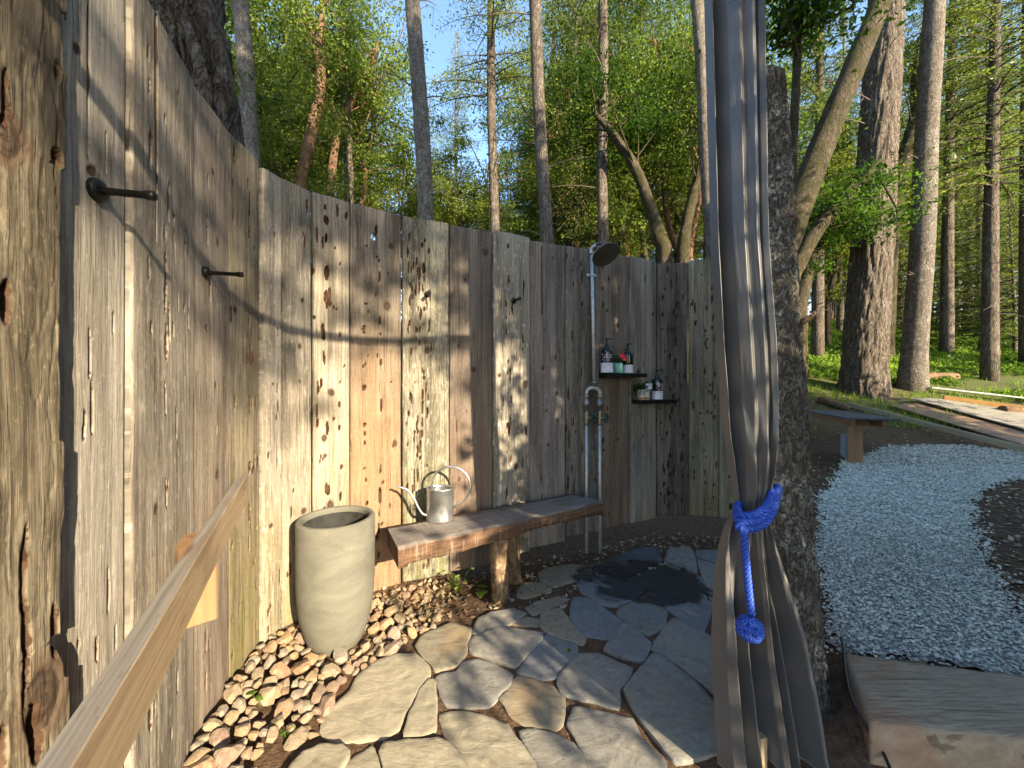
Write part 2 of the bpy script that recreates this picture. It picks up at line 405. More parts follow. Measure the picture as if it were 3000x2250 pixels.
# ------------------------------------------------------------------ plank fence
G = (.33, .295, .25); GD = (.17, .145, .118)
BOARDS = [
    # light, dark, options, pit columns [(frac, n, ra, rz)], knots [(frac, z, r)], grid step
    dict(c=((.25, .21, .15), (.11, .09, .06)), o=dict(gnarl=.6, ring=.8), pits=[(.3, 5, .012, .05), (.6, 6, .02, .07), (.85, 5, .018, .08)], knots=[(.55, 1.75, .05), (.4, 1.0, .045)], st=(.006, .010)),
    dict(c=((.25, .21, .15), (.11, .09, .06)), o=dict(gnarl=.5, ring=.8), pits=[(.2, 6, .012, .06), (.42, 7, .017, .06), (.62, 6, .015, .07), (.8, 3, .012, .05)], knots=[(.45, 1.72, .055), (.75, .72, .05), (.3, 2.2, .03), (.2, 1.2, .04)], st=(.003, .006)),
    dict(c=((.41, .375, .32), (.255, .225, .185)), o=dict(ring=.25), pits=[(.52, 4, .004, .05), (.75, 5, .0035, .06), (.3, 2, .003, .03)], knots=[(.33, 2.02, .014), (.5, 1.78, .017), (.42, 2.25, .006)], st=(.003, .006), crack=[(.45, 2.36, 1.62, .0018)]),
    dict(c=((.37, .325, .265), (.17, .145, .115)), o=dict(fleck=.35), pits=[(.22, 8, .007, .05), (.45, 9, .008, .055), (.62, 6, .006, .05), (.8, 4, .005, .05)], knots=[(.5, 1.45, .012), (.3, .95, .012)], st=(.0045, .007), crack=[(.3, 2.36, 1.66, .005)]),
    dict(c=((.33, .285, .235), (.2, .165, .13)), o=dict(brown_amt=.3, brown=(.27, .18, .115)), pits=[(.35, 6, .004, .05), (.6, 3, .003, .03)], knots=[(.5, 2.12, .014), (.62, 1.86, .013), (.6, .95, .02), (.55, 1.3, .01)], st=(.005, .008)),
    dict(c=((.31, .27, .2), (.15, .125, .09)), o=dict(green=.5, brown_amt=.25, brown=(.36, .25, .12)), pits=[(.62, 12, .007, .05), (.15, 8, .006, .03), (.85, 8, .007, .025)], knots=[(.2, 1.62, .018), (.7, 1.42, .03), (.75, .9, .02)], st=(.005, .009)),
    dict(c=((.37, .335, .28), (.2, .175, .145)), o=dict(green=.4, fleck=.35, brown_amt=.3, brown=(.4, .29, .17)), pits=[(.3, 5, .004, .03), (.75, 4, .004, .03)], knots=[(.5, 1.3, .010), (.4, .6, .014)], st=(.005, .009)),
    dict(c=((.36, .325, .265), (.2, .175, .14)), o=dict(green=.45, brown_amt=.35, brown=(.4, .29, .17), fleck=.3), pits=[(.28, 4, .004, .03), (.9, 4, .006, .04)], knots=[(.66, 1.75, .016), (.56, 1.5, .013), (.55, 1.32, .012), (.7, .62, .018), (.66, .45, .015)], st=(.005, .009)),
    dict(c=((.375, .33, .26), (.21, .175, .13)), o=dict(brown_amt=.5, brown=(.42, .28, .14), ring=.7), pits=[(.14, 11, .008, .035), (.35, 12, .012, .04), (.72, 10, .008, .035), (.55, 4, .007, .012)], knots=[(.48, 1.25, .028), (.3, 1.0, .018), (.33, .9, .017), (.45, .62, .022)], st=(.005, .008)),
    dict(c=((.3, .255, .205), (.165, .135, .105)), o=dict(brown_amt=.85, brown=(.31, .19, .105), brown_z=(.75, 1.75)), pits=[(.27, 9, .011, .014), (.55, 13, .008, .035), (.78, 4, .006, .02), (.3, 7, .010, .012)], knots=[(.78, 2.15, .022), (.7, 1.78, .026), (.86, .93, .024), (.62, .7, .012)], st=(.005, .008), hole=(.44, 2.19, .014, .017)),
    dict(c=((.34, .31, .235), (.165, .145, .105)), o=dict(gnarl=.55, fleck=.4, green=.6), pits=[(.15, 16, .006, .03), (.3, 20, .006, .04), (.42, 18, .008, .04), (.56, 8, .006, .04)], knots=[(.2, 1.85, .02), (.52, 1.52, .018)], st=(.005, .008)),
    dict(c=((.27, .235, .2), (.165, .138, .115)), o=dict(ring=.8, brown_amt=.55, brown=(.24, .16, .11), brown_z=(.9, 1.9)), pits=[(.2, 3, .005, .035), (.45, 2, .003, .02)], knots=[(.35, 2.0, .017), (.82, 2.2, .024), (.38, 1.72, .008), (.55, 1.4, .02), (.5, .88, .012)], st=(.006, .010)),
    dict(c=((.35, .315, .255), (.18, .155, .12)), o=dict(fleck=.85, ring=.5), pits=[(.35, 9, .007, .035), (.42, 9, .006, .05), (.8, 4, .006, .06)], knots=[(.15, 1.36, .016), (.85, 1.3, .025), (.6, .72, .03)], st=(.006, .009)),
    dict(c=((.33, .285, .25), (.215, .18, .155)), o=dict(fleck=.2), pits=[(.3, 3, .004, .02), (.75, 4, .005, .02)], knots=[(.4, 1.7, .011), (.35, 1.42, .014), (.45, 1.1, .014), (.5, .85, .012)], st=(.006, .010), crack=[(.33, 2.36, 1.75, .002)]),
    dict(c=((.31, .275, .225), (.165, .14, .11)), o=dict(fleck=.2), pits=[(.2, 8, .005, .05), (.45, 6, .006, .05), (.05, 4, .007, .06)], knots=[(.8, 1.78, .014), (.7, 1.2, .012), (.8, .8, .014), (.85, .55, .012)], st=(.006, .010)),
    dict(c=((.29, .245, .2), (.175, .14, .11)), o=dict(brown_amt=.45, brown=(.23, .145, .085), brown_z=(.9, 1.7)), pits=[(.12, 8, .010, .03), (.3, 5, .009, .02)], knots=[(.62, 2.08, .018), (.6, 1.78, .016), (.4, 2.0, .008), (.6, .85, .014), (.75, .7, .011), (.6, 1.35, .016)], st=(.006, .010)),
    dict(c=((.32, .295, .25), (.185, .165, .132)), o=dict(ring=.5), pits=[(.5, 3, .004, .04), (.15, 3, .006, .04)], knots=[(.85, 1.9, .022), (.3, 1.4, .024)], st=(.006, .010)),
    dict(c=((.24, .21, .175), (.125, .105, .085)), o=dict(gnarl=.3), pits=[(.2, 13, .007, .02), (.4, 14, .009, .035), (.6, 14, .008, .04), (.8, 9, .007, .03)], knots=[(.3, 1.35, .02)], st=(.006, .009)),
    dict(c=((.31, .28, .205), (.175, .15, .105)), o=dict(green=.5), pits=[(.15, 6, .007, .04), (.6, 14, .006, .02), (.82, 13, .006, .03)], knots=[(.4, 1.05, .016), (.85, 1.02, .016)], st=(.006, .009)),
    dict(c=((.30, .265, .19), (.16, .14, .1)), o=dict(green=.4), pits=[(.3, 12, .007, .03), (.7, 12, .006, .03)], knots=[(.5, 1.2, .016)], st=(.008, .012)),
]
fence = thing('plank_fence', 'curved tall fence of wide weathered reclaimed wooden planks around the stone patio', 'fence')

def make_board(i):
    b = BOARDS[i]; r = np.random.default_rng(100 + i)
    A, B = WALL[i], WALL[i + 1]
    proud = [0, .045, 0, .012, 0, -.006, .004, 0, .006, -.006, .01, .0, .004, -.004, .006, -.003, .003, -.003, .004, 0][i]
    tg = unit(B - A); nr = np.array([tg[1], -tg[0]]); w = np.linalg.norm(B - A)
    gap = .003 if i not in (1,) else .0
    z0 = float(np.interp(i, [0, 3, 5, 8, 9, 10, 12, 14, 19], [-.06, -.02, .02, .06, .0, .05, .10, .14, .17])) + r.uniform(-.012, .012)
    z1 = WTOP + r.uniform(-.012, .01)
    na = max(8, int(w / b['st'][0])); nz = int((z1 - z0) / b['st'][1])
    a = np.linspace(gap, w - gap, na); z = np.linspace(z0, z1, nz)
    AA, ZZ = np.meshgrid(a, z)
    # live, uneven edges
    ew = .010 if i == 1 else .004
    e1 = ew * fbm(z * 3.0, z * 0 + i, 40 + i, 4); e2 = ew * fbm(z * 3.0, z * 0 + i, 80 + i, 4)
    if i == 1: e2 = e2 * 2.4 - .012 * sstep(1.05, 1.0, z) * sstep(.75, .8, z) - .01 * (vn(z * 9, z * 0, 5) > .62)
    t = (AA - gap) / (w - 2 * gap)
    AX = AA + e1[:, None] * (1 - t) + e2[:, None] * t
    # relief field
    wx = AX + .006 * fbm(AX * 40, ZZ * 25, 7 + i, 3); wz = ZZ + .02 * fbm(AX * 40, ZZ * 12, 9 + i, 3)
    pit = np.zeros_like(AX); knot = np.zeros_like(AX)
    for (fr, n, ra, rz) in b['pits']:
        for k in range(int(n * 1.5)):
            pa = fr * w + r.normal() * .012; pz = r.uniform(z0 + .05, z1 - .05)
            qa = ra * r.uniform(.3, .95); qz = rz * r.uniform(.2, 1.2)
            sl = (np.abs(ZZ[:, 0] - pz) < qz * 1.4)
            q = ((wx[sl] - pa - .06 * (wz[sl] - pz) * r.normal() * .3) / qa) ** 2 + ((wz[sl] - pz) / qz) ** 2
            pit[sl] = np.maximum(pit[sl], np.clip(1.25 - q, 0, 1))
    for kq, (fr, kz, kr) in enumerate(b['knots']):
        kr = kr * (.85 if kq % 2 else .62)
        q = ((wx - fr * w) / kr) ** 2 + ((wz - kz) / (kr * r.uniform(1.0, 1.6))) ** 2
        knot = np.maximum(knot, np.clip(1.2 - .75 * np.sqrt(q), 0, 1))
    for (fr, ca, cb, cw) in b.get('crack', []):
        ca2 = fr * w + .012 * fbm(z * 2.2, z * 0, 33 + i, 3)
        hw = cw * np.clip(np.minimum((ca - z) * 20, (z - cb) * 2.5), 0, 1) * (z <= ca)
        q = np.abs(AX - ca2[:, None]) / np.maximum(hw[:, None], 1e-5)
        pit = np.maximum(pit, np.clip(1.5 - q, 0, 1) * (hw[:, None] > 1e-4))
    H = -.024 * sstep(.2, .5, pit) + .0025 * fbm(AX * 30, ZZ * 1.5, 21 + i, 4) + .004 * fbm(AX * 6, ZZ * .6, 31 + i, 2)
    H -= .004 * (sstep(.5, .6, knot) - .5 * sstep(.62, .9, knot))
    if b['o'].get('gnarl', 0) > .4:
        gl = np.abs(fbm(AX * 45 + 3 * fbm(AX * 20, ZZ * 4, 3), ZZ * 5, 55 + i, 3)); H -= .006 * sstep(.05, .0, gl) * (.5 + fbm(AX * 8, ZZ * 2, 8))
    warp = .006 * fbm(ZZ * .9, AX * 0 + i * 5, 71, 2) + .004 * np.cos((t - .5) * 3)
    off = H + warp + proud
    fr_ = np.minimum(np.minimum(t, 1 - t) * (w - 2 * gap), .006) / .006
    off -= .007 * (1 - np.sqrt(np.clip(fr_, 0, 1)))
    def place(AX, off, ZZ): return np.stack([A[0] + tg[0] * AX + nr[0] * off, A[1] + tg[1] * AX + nr[1] * off, ZZ], -1)
    ztop = ZZ + (ZZ > z1 - b['st'][1] * .5) * (.004 * fbm(AX * 25, AX * 0, 5 + i, 3))
    V = place(AX, off, ztop).reshape(-1, 3)
    bcv = np.stack([AX + i * 3.1, ZZ, np.full_like(AX, i * 1.7)], -1).reshape(-1, 3)
    I = np.arange(nz - 1)[:, None] * na + np.arange(na - 1)[None, :]
    Q = np.stack([I, I + 1, I + na + 1, I + na], -1).reshape(-1, 4)
    TH = .032 + max(0, proud)
    Vb = place(AX, -TH + proud * 0 + 0 * off, ztop).reshape(-1, 3); nb = na * nz
    Qb = np.stack([I, I + na, I + na + 1, I + 1], -1).reshape(-1, 4) + nb
    if 'hole' in b:
        f, hz, ha, hb = b['hole']
        hm = (((wx - f * w) / ha) ** 2 + ((wz - hz) / hb) ** 2 < 1 + .5 * fbm(AX * 90, ZZ * 90, 3)).reshape(-1)
        Q = Q[~hm[Q].any(1)]; Qb = Qb[~hm[Qb - nb].any(1)]
    else:   # a coarse back
        sa = np.unique(np.r_[0:na:1]); 
    rim = np.concatenate([np.arange(na), np.arange(1, nz) * na + na - 1, (nz - 1) * na + np.arange(na - 2, -1, -1), np.arange(nz - 2, 0, -1) * na])
    r2 = np.roll(rim, -1)
    mb = MB()
    if 'hole' in b:
        Qr = np.stack([rim, rim + nb, r2 + nb, r2], -1)
        mb.add(np.vstack([V, Vb]), np.vstack([Q, Qb, Qr]), None, pit=np.r_[pit.ravel(), pit.ravel() * 0], knot=np.r_[knot.ravel(), knot.ravel() * 0], bc=np.vstack([bcv, bcv]))
    else:
        nr_ = len(rim); Vr = Vb[rim]; ce = Vr.mean(0)
        k = np.arange(nr_); k2 = np.roll(k, -1)
        Qr = np.stack([rim, nb + k, nb + k2, r2], -1)
        Tb = np.stack([nb + k2, nb + k, np.full(nr_, nb + nr_)], -1)
        mb.add(np.vstack([V, Vr, ce]), np.vstack([Q, Qr]), Tb, pit=np.r_[pit.ravel(), np.zeros(nr_ + 1)], knot=np.r_[knot.ravel(), np.zeros(nr_ + 1)],
               bc=np.vstack([bcv, bcv[rim], bcv[:1]]))
    vf = [.9, .9, .98, .9, .86, .68, .98, .86, 1.0, .86, .92, .74, 1.02, .88, .84, .86, .95, .72, .88, .9][i]
    mt = wood_board('plank_wood_%d' % i, tuple(q * vf for q in b['c'][0]), tuple(q * vf * .92 for q in b['c'][1]), seed=i * 2.3 + 1.1, **b['o'])
    return mb.build('board', mt, fence)
for i in range(len(BOARDS)): make_board(i)
# horizontal back rails that carry the planks (outside)
fr_m = lumber('rail_wood', (.34, .25, .16), (.22, .15, .09))
for zr in (.55, 1.95):
    P = []
    for i in range(1, len(WALL) - 1):
        tg = unit(WALL[i + 1] - WALL[i - 1]); P.append((*(WALL[i] - np.array([tg[1], -tg[0]]) * .075), zr))
    mb = MB(); sweep(mb, spline(P, 60), .04, 4); o = mb.build('rail', fr_m, fence, smooth=False)

# ------------------------------------------------------------------ timber rail and its block on the left
cedar = lumber('pale_cedar', (.50, .38, .24), (.36, .25, .14))
cedar_o = lumber('orange_cedar', (.30, .175, .09), (.21, .115, .055))
m = M('weathered_cedar'); co = m.at('bc', 'Vector'); g = m.noise(m.map(co, (2, 120, 120)), 1, 4, .65, .3); st = m.noise(m.map(co, (1.6, 14, 14)), 1, 4, .6, .8); spk = m.noise(m.map(co, (18, 90, 90)), 1, 3, .7)
gn = m.n('ShaderNodeNewGeometry'); sx = m.n('ShaderNodeSeparateXYZ'); m.put(sx.inputs[0], gn.outputs['True Normal'])
b1 = m.mix(m.r01(g, .3, .7), (.33, .225, .125), (.50, .375, .235)); b2 = m.mix(m.r01(g, .3, .7), (.15, .13, .105), (.27, .24, .2)); base = m.mix(m.r01(sx.outputs[2], .5, .9), b1, b2)
base = m.mix(m.ma('MULTIPLY', m.r01(st, .52, .66), .55), base, (.16, .105, .06)); base = m.mix(m.ma('MULTIPLY', m.r01(spk, .6, .7), .4), base, (.09, .06, .04))
kn = m.vor(m.map(co, (2.6, 15, 15)), 1); base = m.mix(m.ma('MULTIPLY', m.r01(kn, .16, .06), .75), base, (.12, .065, .035))
cedar_w = m.pbr(base, .75, m.bump(m.ma('ADD', g, spk), .4, .002), 0, .25)
rail = thing('timber_rail', 'pale sawn timber rail running from the plank fence towards the open side', 'rail')
p0 = np.array([-.25 - .545 * .22, .22, 0]); p1 = np.array([-.25 - .545 * 1.83, 1.83, 0]); dr = unit(p1 - p0); nrm = np.array([dr[1], -dr[0], 0])
mb = MB(); ns = 60; S = np.linspace(0, np.linalg.norm(p1 - p0), ns)
prof = np.array([(0, .886), (-.002, .888), (-.033, .888), (-.035, .886), (-.035, .774), (-.033, .772), (-.002, .772), (0, .774)])
V = []; bcs = []
for s in S:
    for (o_, zz) in prof:
        V.append(p0 + dr * (s - (.03 * (.888 - zz) / .13 if s == S[-1] else 0)) + nrm * (o_ + .0015 * math.sin(s * 5)) + np.array([0, 0, zz - .002 * math.sin(s * 2)])); bcs.append((s, o_ * 1.0, zz))
k = len(prof); i_ = np.arange(ns - 1)[:, None] * k; j = np.arange(k)[None, :]; j2 = (j + 1) % k
mb.add(V, np.stack([i_ + j, i_ + j2, i_ + k + j2, i_ + k + j], -1).reshape(-1, 4), [((ns - 1) * k, (ns - 1) * k + q, (ns - 1) * k + q + 1) for q in range(1, k - 1)], bc=np.array(bcs))
mb.build('rail_timber', cedar_w, rail, smooth=False)
mb = MB()
wp, wt, wn_ = wall_px(560, 1600); 
c0 = np.array([-.25 - .545 * 1.16, 1.16, .70]) - nrm * .052
c1 = np.array([-1.05, 1.27, .70]); dd = unit(c1 - c0); L = np.linalg.norm(c1 - c0) / 2 + .03; sd = np.array([-dd[1], dd[0], 0])
box(mb, (c0 + c1) / 2, dd * L, sd * .045, np.array([0, 0, .1]), .004, bc=np.zeros((24, 3)))
V = mb.v[0]; V[:, 2] -= np.where(V[:, 2] < .7, -.09 * np.clip(((V - c0) @ dd) / (2 * L), 0, 1) * 1.0, 0)
mb.a['bc'][0] = (0, np.stack([V[:, 2], (V - c0) @ sd, (V - c0) @ dd], -1))
mb.build('support_block', cedar_o, rail, smooth=False)

# ------------------------------------------------------------------ black peg hooks
black = plain('black_metal', (.018, .017, .016), .42, .6, .5)
HK = [((270, 556), .112, .026, .0082, 'large black peg hook beside the gnarled end plank'), ((597, 798), .12, .022, .0075, 'black peg hook on the narrow brownish plank near the rail'),
      ((1250, 864), .10, .02, .0085, 'small black peg hook on the half channelled plank above the watering can'), ((1503, 882), .10, .02, .0085, 'small black peg hook on the pale flecked plank near the shower pipe')]
for (uv, L, rb, rr, lab) in HK:
    c, t_, n_ = wall_px(*uv, off=.008)
    h = thing('peg_hook', lab, 'hook', c, 'black peg hooks on the fence')
    mb = MB(); sweep(mb, [n_ * -.012, n_ * .006, n_ * .009, n_ * .0095], [rb, rb, rb * .93, rb * .3], 24); mb.build('base_plate', black, h)
    mb = MB(); sweep(mb, [n_ * .004, n_ * .02, n_ * (L - .02), n_ * (L - .019), n_ * (L - .003), n_ * L], [rr, rr, rr, rr * 1.3, rr * 1.35, rr * 1.15], 16); mb.build('peg', black, h)

# ------------------------------------------------------------------ flagstone patio
def crop7(pts): return [(1250 + x * .4521, 1500 + y * .4521) for x, y in pts]
def cropA(pts): return [(850 + x * .36166, 1850 + y * .36166) for x, y in pts]
STONES = [crop7(p) for p in [
    [(300, 790), (340, 690), (420, 650), (560, 630), (640, 655), (560, 710), (440, 770), (330, 805)],
    [(275, 850), (300, 815), (480, 745), (750, 790), (740, 830), (570, 1000), (400, 945), (290, 905)],
    [(590, 1025), (780, 785), (870, 800), (970, 860), (975, 915), (880, 1010), (830, 1075), (760, 1080), (600, 1040)],
    [(745, 650), (860, 620), (910, 680), (960, 760), (1030, 815), (1010, 855), (900, 820), (770, 775), (745, 740)],
    [(935, 620), (955, 555), (1040, 555), (1150, 625), (1265, 705), (1190, 820), (1020, 800), (960, 740), (935, 680)],
    [(975, 470), (990, 425), (1130, 410), (1260, 440), (1420, 500), (1330, 575), (1230, 610), (1130, 600), (1000, 520)],
    [(1230, 660), (1260, 620), (1400, 560), (1480, 560), (1550, 640), (1545, 740), (1430, 800), (1330, 730)],
    [(1440, 545), (1500, 520), (1850, 585), (1840, 640), (1790, 780), (1700, 740), (1570, 630)],
    [(1150, 890), (1280, 720), (1330, 740), (1450, 850), (1400, 970), (1250, 930)],
    [(1455, 890), (1530, 760), (1600, 690), (1800, 790), (1950, 900), (1990, 1250), (1830, 1140), (1700, 1040), (1520, 910)],
    [(850, 1110), (880, 1040), (990, 920), (1110, 920), (1330, 1010), (1310, 1060), (1250, 1150), (1240, 1270), (1150, 1245), (880, 1180)],
    [(1290, 1160), (1340, 1080), (1480, 925), (1560, 970), (1700, 1070), (1850, 1230), (1900, 1480), (1920, 1540), (1880, 1560), (1620, 1620), (1540, 1540), (1330, 1260)],
    [(480, 1210), (590, 1060), (690, 1080), (820, 1130), (890, 1210), (880, 1370), (840, 1400), (640, 1380), (540, 1310)],
    [(920, 1380), (960, 1265), (1100, 1290), (1330, 1340), (1380, 1460), (1540, 1620), (1520, 1760), (1060, 1780), (1000, 1520)],
    [(600, 1430), (700, 1415), (830, 1450), (950, 1510), (1010, 1600), (1030, 1780), (800, 1780), (690, 1580)],
    [(725, 400), (770, 370), (940, 340), (1060, 350), (1080, 380), (1000, 430), (830, 485), (740, 440)],
    [(590, 500), (640, 460), (760, 450), (805, 490), (800, 515), (690, 540), (640, 555), (590, 545)],
    [(1080, 345), (1250, 290), (1400, 235), (1490, 235), (1530, 320), (1400, 380), (1270, 430), (1130, 395)],
    [(1280, 440), (1400, 380), (1540, 335), (1770, 420), (1800, 480), (1810, 570), (1700, 555), (1500, 505), (1420, 485)],
    [(1570, 235), (1700, 220), (1730, 270), (1745, 350), (1750, 395), (1640, 350), (1545, 315)],
    [(1755, 305), (1880, 345), (1960, 385), (1980, 560), (1840, 570), (1800, 450)],
    [(1745, 250), (1860, 250), (1960, 270), (1960, 350), (1880, 330), (1760, 290)],
    [(640, 620), (720, 580), (860, 545), (925, 560), (860, 590), (760, 640), (690, 660)],
    [(540, 720), (650, 680), (740, 690), (735, 735), (640, 735)],
    [(1850, 820), (1900, 790), (1990, 800), (2000, 880), (1940, 880)],
    ]] + [cropA(p) for p in [
    [(1020, 120), (1080, 30), (1300, -60), (1470, -20), (1440, 80), (1420, 180), (1350, 270), (1190, 320), (1080, 200)],
    [(1190, 370), (1250, 345), (1350, 330), (1400, 250), (1500, 230), (1620, 260), (1800, 350), (1780, 430), (1600, 600), (1290, 600), (1220, 520)],
    [(250, 810), (300, 660), (480, 490), (560, 360), (700, 250), (850, 190), (1020, 190), (1130, 300), (1130, 360), (1050, 450), (930, 660), (880, 780), (780, 850), (560, 880), (330, 890)],
    [(930, 860), (960, 700), (1060, 480), (1130, 390), (1165, 390), (1175, 560), (1170, 800), (1060, 850)],
    [(1220, 670), (1280, 650), (1430, 650), (1600, 700), (1760, 760), (1850, 900), (2060, 1120), (2100, 1200), (1480, 1220), (1340, 960), (1260, 850)],
    [(730, 1000), (760, 930), (1000, 910), (1200, 895), (1290, 930), (1400, 1060), (1480, 1240), (800, 1240)],
    [(20, 1106), (110, 1020), (230, 970), (420, 965), (480, 1010), (440, 1080), (330, 1240), (-60, 1240)],
    [(450, 1090), (540, 1010), (660, 930), (680, 980), (700, 1080), (760, 1240), (380, 1240)],
    ]]
STONE_C = [1, 1, 0, 3, 0, 0, 2, 0, 4, 1, 1, 1, 3, 1, 1, 3, 3, 5, 2, 1, 1, 0, 3, 3, 1, 3, 1, 6, 6, 6, 6, 6, 6]
def stone_mat(name, a, b, acc, acc_amt, wet=False):
    m = M(name); co = m.co(); n1 = m.noise(co, 5, 5, .6, .6); n2 = m.noise(co, 38, 5, .65); n3 = m.noise(m.map(co, (1, 2.2, 1)), 8, 4, .6, 1.5); n4 = m.noise(co, 160, 2, .6)
    base = m.mix(m.r01(n2, .3, .7), a, b)
    base = m.mix(m.ma('MULTIPLY', m.r01(n1, .48, .64), acc_amt), base, acc)
    base = m.mix(m.ma('MULTIPLY', m.r01(n3, .56, .66), .35), base, tuple(x * .5 for x in a))
    base = m.mix(m.ma('MULTIPLY', m.r01(n4, .64, .72), .3), base, tuple(min(1, x * 1.7) for x in b))
    rough = .8
    if True:   # water thrown by the shower: one wet patch in world space
        d = m.n('ShaderNodeVectorMath', operation='DISTANCE'); wm = m.map(co, (.62, 1, 1)); m.put(d.inputs[0], wm); d.inputs[1].default_value = (.55, 2.52, 0)
        w = m.r01(m.ma('ADD', d.outputs['Value'], m.ma('MULTIPLY', m.ma('SUBTRACT', n1, .5), .55)), .30, .25)
        base = m.mix(m.ma('MULTIPLY', w, .82), base, (.012, .013, .013)); rough = m.ma('SUBTRACT', .8, m.ma('MULTIPLY', w, .55))
    lay = m.noise(m.map(co, (1.2, 2.4, 1)), 6, 6, .6, .8)
    return m.pbr(base, rough, m.bump(m.ma('ADD', m.ma('MULTIPLY', lay, 1.4), m.ma('MULTIPLY', n2, .3)), .38, .012), 0, .3)
SM = [stone_mat('slate_blue', (.125, .13, .135), (.215, .22, .225), (.19, .185, .165), .5), stone_mat('slate_grey', (.165, .158, .14), (.265, .25, .215), (.25, .22, .165), .5),
      stone_mat('slate_olive', (.12, .12, .1), (.22, .21, .175), (.16, .18, .2), .6), stone_mat('slate_tan', (.19, .165, .12), (.29, .255, .185), (.30, .205, .10), .55),
      stone_mat('slate_mauve', (.155, .142, .138), (.235, .215, .205), (.19, .18, .16), .4), stone_mat('slate_dark', (.05, .052, .053), (.11, .112, .112), (.12, .13, .14), .4),
      stone_mat('slate_cream', (.27, .235, .165), (.38, .335, .24), (.23, .21, .15), .5)]
patio = thing('patio', None, None); patio['kind'] = 'structure'
def flagstone(poly, ci, k):
    r = np.random.default_rng(500 + k)
    P = np.array([fl(u, v, .012) for u, v in poly]); n = len(P); Q = []
    for i in range(n):
        a, b = P[i], P[(i + 1) % n]; m_ = max(2, int(np.linalg.norm(b - a) / .02))
        for q in range(m_): Q.append(a + (b - a) * q / m_)
    Q = np.array(Q)
    Q = .86 * Q + .07 * (np.roll(Q, 1, 0) + np.roll(Q, -1, 0))
    c = Q.mean(0); nrm = unit(np.roll(Q, -1, 0) - np.roll(Q, 1, 0)); nrm = np.stack([nrm[:, 1], -nrm[:, 0]], -1)
    sgn = np.sign(((Q - c) * nrm).sum(1).mean()); nrm *= sgn
    Q = Q + nrm * (.008 * fbm(Q[:, 0] * 26, Q[:, 1] * 26, k, 4) * 2 + .008)[:, None]
    top = .014 + r.uniform(-.003, .006); tilt = r.normal(size=2) * .008
    if k == 31 or k == 30: top += .012
    rings = []; N = len(Q)
    def zf(p): return top + (p - c) @ tilt + .007 * fbm(p[:, 0] * 7, p[:, 1] * 16, 3 + k, 4) + .004 * fbm(p[:, 0] * 40, p[:, 1] * 40, 5 + k, 2)
    rings.append(np.c_[Q + nrm * .002, np.full(N, -.05)]); z = zf(Q)
    rings.append(np.c_[Q, z - .002]); q2 = Q - nrm * .0025; rings.append(np.c_[q2, zf(q2) - .0004])
    for s in (.9, .78, .64, .48, .3, .12):
        p = c + (Q - nrm * .004 - c) * s; rings.append(np.c_[p, zf(p)])
    rings.insert(2, rings[1].copy()); rings[2] = rings[2].copy()
    V = np.vstack(rings + [np.array([[c[0], c[1], float(zf(c[None])[0])]])]); m_ = len(rings)
    i_ = np.array([q for q in range(m_ - 1) if q != 1])[:, None] * N; j = np.arange(N)[None, :]; j2 = (j + 1) % N
    q_ = np.stack([i_ + j, i_ + j2, i_ + N + j2, i_ + N + j], -1).reshape(-1, 4)
    t_ = np.stack([(m_ - 1) * N + np.arange(N), (m_ - 1) * N + (np.arange(N) + 1) % N, np.full(N, m_ * N)], -1)
    if sgn < 0: q_ = q_[:, ::-1]; t_ = t_[:, ::-1]
    mb = MB(); mb.add(V, q_, t_); return mb.build('flagstone', SM[ci], patio)
for k, p in enumerate(STONES): flagstone(p, STONE_C[k], k)

# ------------------------------------------------------------------ rock pile around the planter
ROCK_POLY = np.array([fl(u, v, .02) for u, v in [(520, 2300), (560, 2190), (650, 1985), (790, 1850), (880, 1790), (1000, 1725), (1105, 1690), (1240, 1655), (1290, 1740), (1280, 1830), (1190, 1875), (1100, 1930), (1025, 1975), (965, 2075), (930, 2150), (870, 2170), (780, 2190), (740, 2300)]])
def inside(p, poly):
    x, y = p; c = False; n = len(poly)
    for i in range(n):
        a, b = poly[i], poly[i - 1]
        if (a[1] > y) != (b[1] > y) and x < (b[0] - a[0]) * (y - a[1]) / (b[1] - a[1]) + a[0]: c = not c
    return c
import bmesh
bm = bmesh.new(); bmesh.ops.create_icosphere(bm, subdivisions=3, radius=1); bm.verts.ensure_lookup_table()
ICO = np.array([v.co[:] for v in bm.verts]); ICF = np.array([[v.index for v in f.verts] for f in bm.faces]); bm.free()
bm = bmesh.new(); bmesh.ops.create_icosphere(bm, subdivisions=2, radius=1)
ICO2 = np.array([v.co[:] for v in bm.verts]); ICF2 = np.array([[v.index for v in f.verts] for f in bm.faces]); bm.free()
def rock_shape(seed, V0=ICO, npl=15, rough=.10):
    r = np.random.default_rng(seed); n = unit(r.normal(size=(npl, 3))); h = r.uniform(.5, .95, npl)
    dt = V0 @ n.T; R = np.min(np.where(dt > .05, h / np.maximum(dt, .05), 9), 1); R = np.minimum(R, 1.18)
    V = V0 * R[:, None]; V *= 1 + rough * (fbm(V[:, 0] * 2.5 + 7, V[:, 1] * 2.5 + V[:, 2] * 1.7, seed, 4))[:, None] * 2
    return V * np.array([r.uniform(.85, 1.2), r.uniform(.75, 1.0), r.uniform(.6, .8)])
m = M('rock_quartz'); co = m.co(); rd = m.rand(); n1 = m.noise(m.map(co, (1, 1, 1)), 2.2, 5, .65, .8); n2 = m.noise(co, 9, 4, .7)
hue = m.ramp(rd, [(0, (.27, .21, .14)), (.2, (.35, .27, .17)), (.42, (.36, .23, .13)), (.6, (.29, .2, .15)), (.78, (.32, .28, .22)), (1, (.39, .25, .11))])
